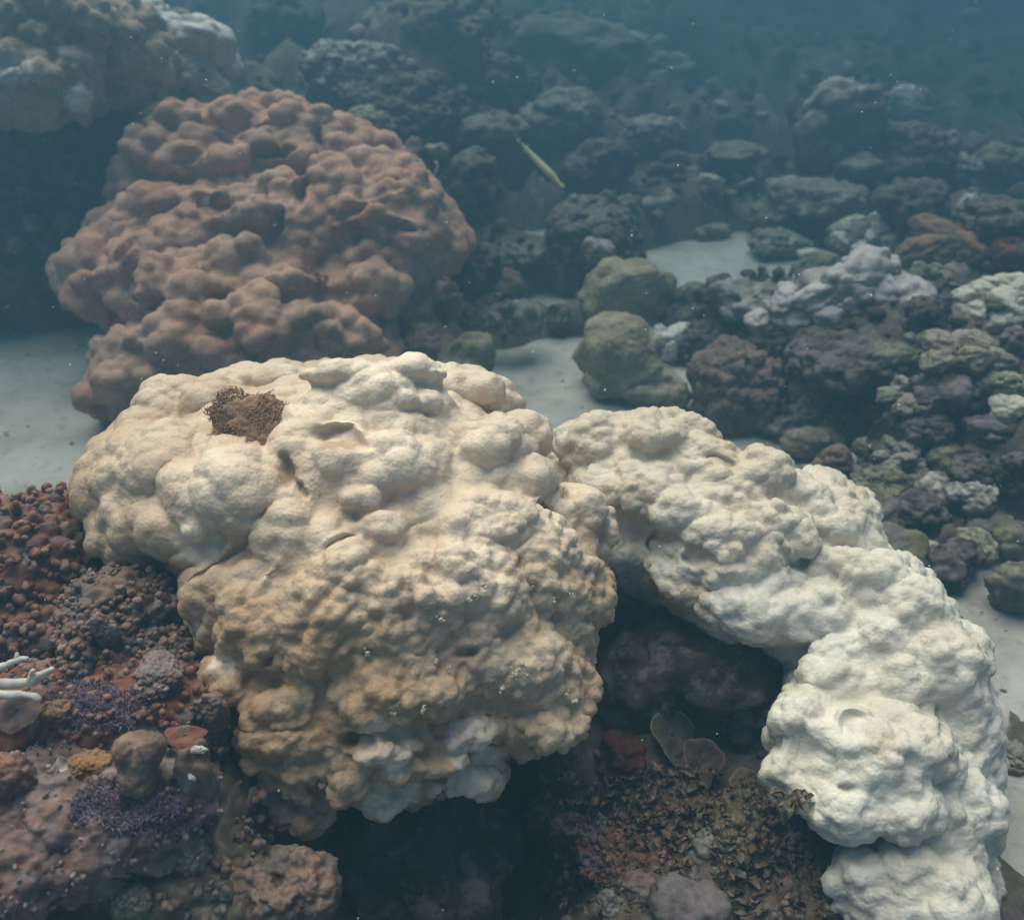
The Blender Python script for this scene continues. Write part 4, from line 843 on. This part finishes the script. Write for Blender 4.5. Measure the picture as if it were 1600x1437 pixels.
# ------------------------------------------------------------------ algae
def lumpy_tuft(name, label, px, py, w, h, mat, n, size, seed, high):
    """a low cushion of tiny knuckled fronds seated in its pit"""
    rg = np.random.default_rng(seed); d0 = near_d(px, py); m = d0 / FPX; c = P(px, py, d0 + high * .4); root = thing(name, label, 'algae', tuple(c)); mb = MB()
    nrm = np.array([0, -.62, .78]); ex = np.array([1.0, 0, 0]); ey = np.cross(nrm, ex)
    for i in range(n):
        a, q = rg.uniform(0, 6.283), math.sqrt(rg.uniform(0, 1)); ed = 1 + .16 * math.sin(3 * a + 1) + .10 * math.sin(7 * a) + abs(rg.normal(0, .06)); gx, gy = q * math.cos(a) * ed, q * math.sin(a) * ed
        up = high * (1 - q ** 3) * (.75 + .5 * float(vnoise(np.array([[gx, gy, seed]]), .35, seed)[0])) ; b = ex * gx * w / 2 * m + ey * gy * h / 2 * m / .95
        dv = nrm + ex * gx * .7 + ey * gy * .7 + rg.normal(0, .35, 3); dv /= np.linalg.norm(dv); tn = float(np.clip(.35 + .5 * gx * (gx > 0) + rg.normal(0, .22), 0, 1)); s0 = size * rg.uniform(.6, 1.3)
        p = b + nrm * (up - size)
        for k in range(3):
            mb.lump(p, s0 * (1 - .2 * k) * np.array([.62, .62, .8]), 0, tone=min(1, tn + .12 * k), rough=.5, seed=(i + k) % 60); p = p + (dv + rg.normal(0, .45, 3)) * s0 * .95
    v, t, tn = mb.arrays(); put('fronds', mesh_np('fronds', v, t, tn), MT[mat], parent=root, kind='stuff')
    v, f, t = head_mesh(np.array([w / 2 * m * 1.0, h / 2 * m * 1.05, high * .8]), 'shag', 4, 940, .4); R = np.array(Euler((.67, 0, 0)).to_matrix()); put('bed', mesh_np('bed', v @ R.T, f, t), MT[mat], parent=root)
lumpy_tuft('algae_tuft', 'reddish brown bushy algae tuft filling the pit on the cream boulder', 388, 655, 128, 90, 'amber', 1500, .0036, 2, .030)
def leaves(name, label, box, n, size, mat, seed, cat='algae'):
    rg = np.random.default_rng(seed); mb = MB(); gu, gv = 5, 5
    U, V = np.meshgrid(np.linspace(-1, 1, gu), np.linspace(0, 1, gv)); F = [(i * gu + k, i * gu + k + 1, (i + 1) * gu + k + 1, (i + 1) * gu + k) for i in range(gv - 1) for k in range(gu - 1)]
    gx, gy = np.linspace(box[0], box[2], 7), np.linspace(box[1], min(box[3], 1436), 6); D = np.array([[near_d(x, y) for x in gx] for y in gy])
    for i in range(n):
        px, py = rg.uniform(box[0], box[2]), rg.uniform(box[1], box[3]); ix = int(np.clip((px - box[0]) / (box[2] - box[0]) * 6, 0, 5.99)); iy = int(np.clip((py - box[1]) / (box[3] - box[1]) * 5, 0, 4.99))
        d = float(np.median(D[iy:iy + 2, ix:ix + 2])) - rg.uniform(-.01, .05); s = size * rg.uniform(.5, 1.3); wd = np.sqrt(np.clip(V * (1.25 - V), 0, 1)) * 1.5
        X, Y, Z = U * wd * .5, V, .55 * U * U * wd - .75 * V * V + .22 * np.sin(3 * U + 6 * V + i); q = np.stack([X, Y, Z], -1).reshape(-1, 3) * s
        R = np.array(Euler((rg.uniform(-.2, 1.3), rg.uniform(-.7, .7), rg.uniform(0, 6.28))).to_matrix()); mb.add(q @ R.T + P(px, py, d), quads=F, tone=np.clip(rg.normal(.3, .35), 0, 1))
    v, t, tn = mb.arrays(); c = np.array([v[:, 0].mean(), v[:, 1].mean(), v[:, 2].min()]); root = thing(name, label, cat, tuple(c)); put('fronds', mesh_np('fronds', v - c, t, tn), MT[mat], parent=root, kind='stuff'); return root
for px, py, w, h, mt, lb in ((920, 1290, 150, 150, 'leaf', 'dark brown knobby crust in the left of the hollow beneath leafy algae'), (1050, 1270, 150, 120, 'maroon', 'maroon knobby crust in the middle of the hollow'), (1180, 1290, 160, 120, 'leaf', 'brown knobby crust beside the lower white lobe'), (1230, 1390, 170, 110, 'russet', 'russet knobby crust at the bottom beside the lowest white lobe'), (980, 1340, 130, 90, 'maroon', 'dark maroon crust between rubble pieces at the bottom of the hollow')):
    o = head('crust_coral', px, py, w * 1.1, h * .7, 'shag', mt, lb, 'coral', d=near_d(px, py + h * .2) + .07, level=5, tip=.3); nubs(o, 230, .004, .012, mt, 70 + px)
leaves('leafy_algae', 'dark brown leafy algae left in the hollow, just right of the cream boulder', (850, 1215, 985, 1400), 330, .022, 'leaf', 21)
leaves('leafy_algae', 'brown leafy algae around the plate corals in the centre of the hollow', (985, 1200, 1120, 1330), 380, .021, 'leaf', 22)
leaves('leafy_algae', 'brown leafy algae with pale tips below the lower white lobe', (1120, 1240, 1260, 1360), 380, .022, 'leaf', 23)
leaves('leafy_algae', 'brown leafy algae at the bottom edge beside the lowest white lobe', (1140, 1350, 1310, 1450), 350, .024, 'leaf', 24)
leaves('leafy_algae', 'dark leafy algae at the bottom edge around the dark purple dome', (880, 1350, 1150, 1450), 340, .022, 'leaf', 25)

# ------------------------------------------------------------------ barnacles on the cream boulder, shells in the brown one
BAR = []
for i in range(4):
    mb = MB()
    for q in range(5): mb.lump((random.uniform(-.8, .8), random.uniform(-.8, .8), random.uniform(-.1, .25)), (random.uniform(.25, .6), random.uniform(.2, .45), random.uniform(.25, .5)), 1, tone=random.uniform(0, 1), rough=.5, seed=i * 7 + q)
    bv, bt, bn = mb.arrays(); me = mesh_np('barnacle', bv, bt, bn); me.materials.append(MT['barnacle']); BAR.append(me)
rg = np.random.default_rng(9); spots = [(742, 932), (735, 940), (718, 935), (828, 915), (822, 922), (622, 985), (576, 1018), (680, 1035), (698, 1042), (655, 1048), (690, 965), (783, 1075), (800, 1052), (812, 1046), (822, 1056), (806, 1062), (796, 1042), (815, 1038), (828, 1044), (780, 1082), (888, 1085), (895, 1095), (838, 1068), (622, 1102), (612, 1112), (665, 1108), (760, 912), (868, 935), (640, 920), (560, 960), (884, 925), (700, 880)]
for px, py in spots:
    d = A.hit(px, py)
    if d is None: continue
    e = np.array([rg.uniform(-.4, .4), -.75, .5]); q = Vector(e).to_track_quat('Z', 'Y').to_euler(); q.rotate_axis('Z', rg.uniform(0, 6.2)); r = rg.uniform(4, 8) * d / FPX
    o = put('barnacle', BAR[rg.integers(4)], None, tuple(P(px, py, d - .004) - np.array(coral_a.location)), coral_a, q, (r, r, r * .8))
M_clam = coral_mat('clam_shell', (.17, .10, .11), (.22, .14, .15), tint=(.38, .29, .30), scale=20, fine=200, bump=.2, bdist=.002)
def clam(label, px, py, w, d, rot, ribs=9, name='fan_clam', open_=.5):
    root = thing(name, label, 'clam', tuple(P(px, py, d)), rot); R = w / 2 * d / FPX
    for sd in (1, -1):
        mb = MB(); nu, nv = ribs * 6, 8; U, V = np.meshgrid(np.linspace(-1.1, 1.1, nu), np.linspace(.08, 1, nv)); rib = np.cos((U + 1.1) / 2.2 * ribs * 2 * math.pi)
        X, Y = np.sin(U) * V, np.cos(U) * V * .9; Z = sd * (open_ * V * .6 + .16 * np.sin(V * 2.6) + .045 * rib * V); q = np.stack([X, Z, Y], -1).reshape(-1, 3) * R * 1.5
        F = [(i * nu + k, i * nu + k + 1, (i + 1) * nu + k + 1, (i + 1) * nu + k) for i in range(nv - 1) for k in range(nu - 1)]
        mb.add(q, quads=F, tone=(rib.reshape(-1) * .9)); v, t, tn = mb.arrays(); put('valve', mesh_np('valve', v, t, tn), M_clam, parent=root)
    return root
clam('purple striped fan clam lodged near the top of the brown boulder coral', 345, 222, 26, (Cc.hit(345, 222) or 5.2) - .06, (-.5, .55, .2), open_=.25)
clam('dark gaping clam around a knob in the middle of the brown boulder coral', 332, 322, 30, (Cc.hit(332, 322) or 5.1) - .05, (-.2, -.3, 1.2), 7, open_=.8)

# ------------------------------------------------------------------ fish
def fish_mat(n, a, b, rough=.45):
    m, N, L, B = nodes(n); tc = N.new('ShaderNodeTexCoord'); t = N.new('ShaderNodeTexNoise'); t.inputs['Scale'].default_value = 30; L.new(tc.outputs['Object'], t.inputs[0]); r = ramp(N, [(.35, a), (.65, b)]); L.new(t.outputs[0], r.inputs[0]); L.new(r.outputs[0], B.inputs[0]); B.inputs['Roughness'].default_value = rough; B.inputs['Specular IOR Level'].default_value = .25; return m
M_trump = fish_mat('trumpet_fish_skin', (.24, .24, .10), (.36, .35, .18)); M_fin = fish_mat('fish_fin', (.30, .30, .14), (.42, .42, .22)); M_dam = fish_mat('damsel_skin', (.02, .025, .03), (.05, .06, .06)); M_eye = fish_mat('fish_eye', (.01, .01, .01), (.02, .02, .02), .15)
def fin(name, pts, mat, parent, th=.0015):
    pts = np.array(pts, float); n = len(pts); V = np.concatenate([pts + [0, th, 0], pts - [0, th, 0]]); T = [(0, k, k + 1) for k in range(1, n - 1)] + [(n, n + k + 1, n + k) for k in range(1, n - 1)]
    Q = [(k, (k + 1) % n, n + (k + 1) % n, n + k) for k in range(n)]; mb = MB(); mb.add(V, tris=T + [(a, b, c) for a, b, c, d in Q] + [(a, c, d) for a, b, c, d in Q]); v, t, tn = mb.arrays(); return put(name, mesh_np(name, v, t, tn, smooth=False), mat, parent=parent)
def fish_body(stations, mat, parent, seg=12):
    """stations: x, height, width, z offset along a fish that looks to +X"""
    mb = MB(); a = np.linspace(0, 2 * math.pi, seg, endpoint=False); V = np.concatenate([np.stack([np.full(seg, x), np.cos(a) * w / 2, np.sin(a) * h / 2 + z], 1) for x, h, w, z in stations]); m = len(stations)
    Q = [(i * seg + k, i * seg + (k + 1) % seg, (i + 1) * seg + (k + 1) % seg, (i + 1) * seg + k) for i in range(m - 1) for k in range(seg)]; V = np.concatenate([V, [[stations[0][0], 0, stations[0][3]], [stations[-1][0], 0, stations[-1][3]]]])
    T = [(m * seg, (k + 1) % seg, k) for k in range(seg)] + [(m * seg + 1, (m - 1) * seg + k, (m - 1) * seg + (k + 1) % seg) for k in range(seg)]; mb.add(V, tris=T, quads=[q[::-1] for q in Q]); v, t, tn = mb.arrays(); return put('body', mesh_np('body', v, t, tn), mat, parent=parent)
p0, p1 = P(811, 222, 6.15), P(880, 293, 5.85); L = np.linalg.norm(p1 - p0); ax = Vector(p1 - p0).normalized()
tf = thing('trumpet_fish', 'slim yellow green trumpet fish hanging head down over the dark reef', 'fish', tuple((p0 + p1) / 2)); yv = Vector((0.35, 1, 0)); zv = ax.cross(yv).normalized(); yv = zv.cross(ax)
tf.rotation_euler = Matrix((ax, yv, zv)).transposed().to_euler()
st = [(-.5, .010, .006, .01), (-.42, .016, .010, .006), (-.30, .030, .022, 0), (-.1, .046, .036, -.004), (.1, .052, .040, -.004), (.24, .050, .038, 0), (.31, .044, .034, 0), (.36, .032, .026, -.002), (.43, .026, .020, -.003), (.48, .028, .020, -.002), (.50, .016, .014, 0)]
bd = fish_body([(x * L, h * L * 2.0, w * L * 2.0, z * L) for x, h, w, z in st], M_trump, tf)
fin('tail_fin', [(-.47 * L, 0, .006 * L), (-.52 * L, 0, .035 * L), (-.56 * L, 0, .02 * L), (-.56 * L, 0, -.01 * L), (-.52 * L, 0, -.02 * L)], M_fin, tf); fin('dorsal_fin', [(-.40 * L, 0, .018 * L), (-.36 * L, 0, .05 * L), (-.30 * L, 0, .045 * L), (-.27 * L, 0, .022 * L)], M_fin, tf); fin('anal_fin', [(-.40 * L, 0, -.002 * L), (-.36 * L, 0, -.04 * L), (-.30 * L, 0, -.035 * L), (-.27 * L, 0, -.018 * L)], M_fin, tf)
for sd in (1, -1):
    e = MB(); e.lump((.325 * L, sd * .024 * L, .006 * L), (.010 * L,) * 3, 1, rough=0); v, t, tn = e.arrays(); put('eye', mesh_np('eye', v, t, tn), M_eye, parent=tf)
def damsel(px, py, d, length, yaw, pitch, label):
    r = thing('damselfish', label, 'fish', tuple(P(px, py, d)), (0, pitch, yaw), 'small dark damselfish'); L = length
    fish_body([(x * L, h * L, w * L, 0) for x, h, w in ((-.36, .08, .03), (-.25, .16, .07), (-.05, .38, .14), (.12, .44, .17), (.28, .36, .15), (.40, .2, .10), (.46, .07, .05))], M_dam, r, 10)
    fin('tail_fin', [(-.33 * L, 0, 0), (-.52 * L, 0, .16 * L), (-.46 * L, 0, 0), (-.52 * L, 0, -.16 * L)], M_dam, r); fin('dorsal_fin', [(.2 * L, 0, .18 * L), (.1 * L, 0, .29 * L), (-.15 * L, 0, .28 * L), (-.26 * L, 0, .09 * L)], M_dam, r); fin('anal_fin', [(.0, 0, -.2 * L), (-.14 * L, 0, -.27 * L), (-.26 * L, 0, -.09 * L)], M_dam, r)
damsel(768, 374, 5.5, .075, 2.8, .35, 'small dark damselfish over sand close to the brown boulder, leftmost of the loose school')
damsel(781, 381, 5.5, .07, 1.9, .9, 'small dark damselfish swimming steeply just right of the leftmost one')
damsel(813, 376, 5.6, .085, .1, -.1, 'dark damselfish in the middle over the low rubble coral')
damsel(829, 388, 5.5, .08, .5, -.7, 'dark damselfish nearest the encrusted rock')
damsel(864, 482, 5.0, .075, 3.1, .05, 'dark damselfish alone over the small sand gap left of the yellowish dome')

# ------------------------------------------------------------------ rubble, grit and drifting specks
def ground_pts(n, box, rg, zlo=0.0, zhi=.5, tol=9.0):
    px, py = rg.uniform(box[0], box[2], n), rg.uniform(box[1], box[3], n); u = (718.5 - py) / FPX; z = rg.uniform(zlo, zhi, n); den = SP - CP * u; d = (CAM_H - z) / np.maximum(den, 1e-3); ok = (den > .01) & (d < 24)
    q = np.stack([(px - 800) / FPX * d, u * d, d], -1)[ok]; w = to_world(q); h = ground_h(w[:, 0], w[:, 1]); ok2 = np.abs(h - w[:, 2]) < tol
    return w[ok2, 0], w[ok2, 1], d[ok][ok2]
rg = np.random.default_rng(33); mb = MB()
for box, n, lo, hi, zr in (((700, 130, 1650, 560), 1900, 4, 16, (.1, .2, 9)), ((1050, 430, 1700, 960), 2100, 5, 20, (.1, .4, 9)), ((-60, 1000, 1350, 1500), 900, 4, 15, (0, .2, 9)), ((200, -20, 1650, 330), 16000, 5, 20, (.2, 2.0, .14))):
    x, y, d = ground_pts(n, box, rg, *zr); keep = sand_mask(x, y) < rg.uniform(.2, .95, len(x)); x, y, d = x[keep], y[keep], d[keep]; z = ground_h(x, y)
    for i in range(len(x)):
        r = (lo + (hi - lo) * rg.uniform(0, 1) ** 2) * d[i] / FPX * .8
        mb.lump((x[i], y[i], z[i] + r * .25), (r * rg.uniform(.8, 1.4), r * rg.uniform(.8, 1.3), r * rg.uniform(.5, 1.0)), 1 if r * FPX / d[i] > 8 else 0, tone=float(np.clip(rg.normal(.32, .28), 0, .9 if d[i] > 2.6 else .42)), rough=.5, seed=i % 97)
v, t, tn = mb.arrays()
def rubble_mat():
    m, N, L, B = nodes('coral_rubble'); at = N.new('ShaderNodeAttribute'); at.attribute_name = 'tone'; tc = N.new('ShaderNodeTexCoord'); t = N.new('ShaderNodeTexNoise'); t.inputs['Scale'].default_value = 18; t.inputs['Detail'].default_value = 5; L.new(tc.outputs['Object'], t.inputs[0])
    ad = N.new('ShaderNodeMath'); ad.operation = 'MULTIPLY_ADD'; ad.inputs[1].default_value = .5; L.new(t.outputs[0], ad.inputs[0]); L.new(at.outputs['Fac'], ad.inputs[2])
    r = ramp(N, [(.15, (.05, .035, .028)), (.35, (.09, .065, .05)), (.5, (.11, .10, .06)), (.62, (.12, .085, .10)), (.78, (.20, .17, .13)), (.95, (.26, .24, .17)), (1.0, (.40, .37, .31))]); L.new(ad.outputs[0], r.inputs[0]); L.new(r.outputs[0], B.inputs[0]); B.inputs['Roughness'].default_value = .85; B.inputs['Specular IOR Level'].default_value = .1
    bp = N.new('ShaderNodeBump'); bp.inputs[0].default_value = .6; bp.inputs['Distance'].default_value = .01; L.new(t.outputs[0], bp.inputs['Height']); L.new(bp.outputs[0], B.inputs['Normal']); return m
put('coral_rubble', mesh_np('coral_rubble', v, t, tn), rubble_mat(), kind='stuff')
mb = MB(); x, y, d = ground_pts(2400, (0, 330, 1650, 1000), rg, 0, .01); keep = sand_mask(x, y) > .6; x, y, d = x[keep], y[keep], d[keep]; z = sand_h(x, y)
for i in range(len(x)):
    r = (.5 + 2.4 * rg.uniform(0, 1) ** 3) * d[i] / FPX; mb.lump((x[i], y[i], z[i] + r * .2), (r * rg.uniform(.8, 2.4), r * rg.uniform(.6, 1.4), r * .5), 0, tone=float(rg.uniform(0, 1)), rough=.4, seed=i % 50)
v, t, tn = mb.arrays(); put('sand_grit', mesh_np('sand_grit', v, t, tn), bpy.data.materials['coral_rubble'], kind='stuff')
M_snow = fish_mat('drifting_speck', (.6, .58, .52), (.7, .68, .62), .7); mb = MB()
for i in range(260):
    px, py, d = rg.uniform(-100, 1700), rg.uniform(-60, 1500), rg.uniform(.9, 4.2); mb.lump(P(px, py, d), rg.uniform(.7, 1.7) * d / FPX * np.array([1, rg.uniform(.6, 1.2), rg.uniform(.5, 1.3)]), 0, rough=.3, seed=i % 40)
v, t, tn = mb.arrays(); put('drifting_specks', mesh_np('drifting_specks', v, t, tn), M_snow, kind='stuff')
print('near', time.time() - T0)
# ------------------------------------------------------------------ the water: one even body of haze
m = bpy.data.materials.new('haze'); m.use_nodes = True; nt = m.node_tree
for n in list(nt.nodes): nt.nodes.remove(n)
vo = nt.nodes.new('ShaderNodeVolumePrincipled'); ou = nt.nodes.new('ShaderNodeOutputMaterial')
vo.inputs['Color'].default_value = (.053, .122, .163, 1); vo.inputs['Absorption Color'].default_value = (.0, .033, .08, 1)
vo.inputs['Density'].default_value = .178; vo.inputs['Anisotropy'].default_value = 0.3
nt.links.new(vo.outputs[0], ou.inputs['Volume'])
X0, X1, Y0, Y1, Z0, Z1 = -46, 46, -5, 61, -1.2, 2.6
hv = [(x, y, z) for x in (X0, X1) for y in (Y0, Y1) for z in (Z0, Z1)]
hf = [(0, 1, 3, 2), (4, 6, 7, 5), (0, 4, 5, 1), (2, 3, 7, 6), (0, 2, 6, 4), (1, 5, 7, 3)]
me = bpy.data.meshes.new('haze'); me.from_pydata(hv, [], hf); me.update()
put('haze', me, m, kind='stuff')
print('tris', sum(len(o.data.loops) - 2 * len(o.data.polygons) for o in SC.objects if o.type == 'MESH'), 'total', time.time() - T0)
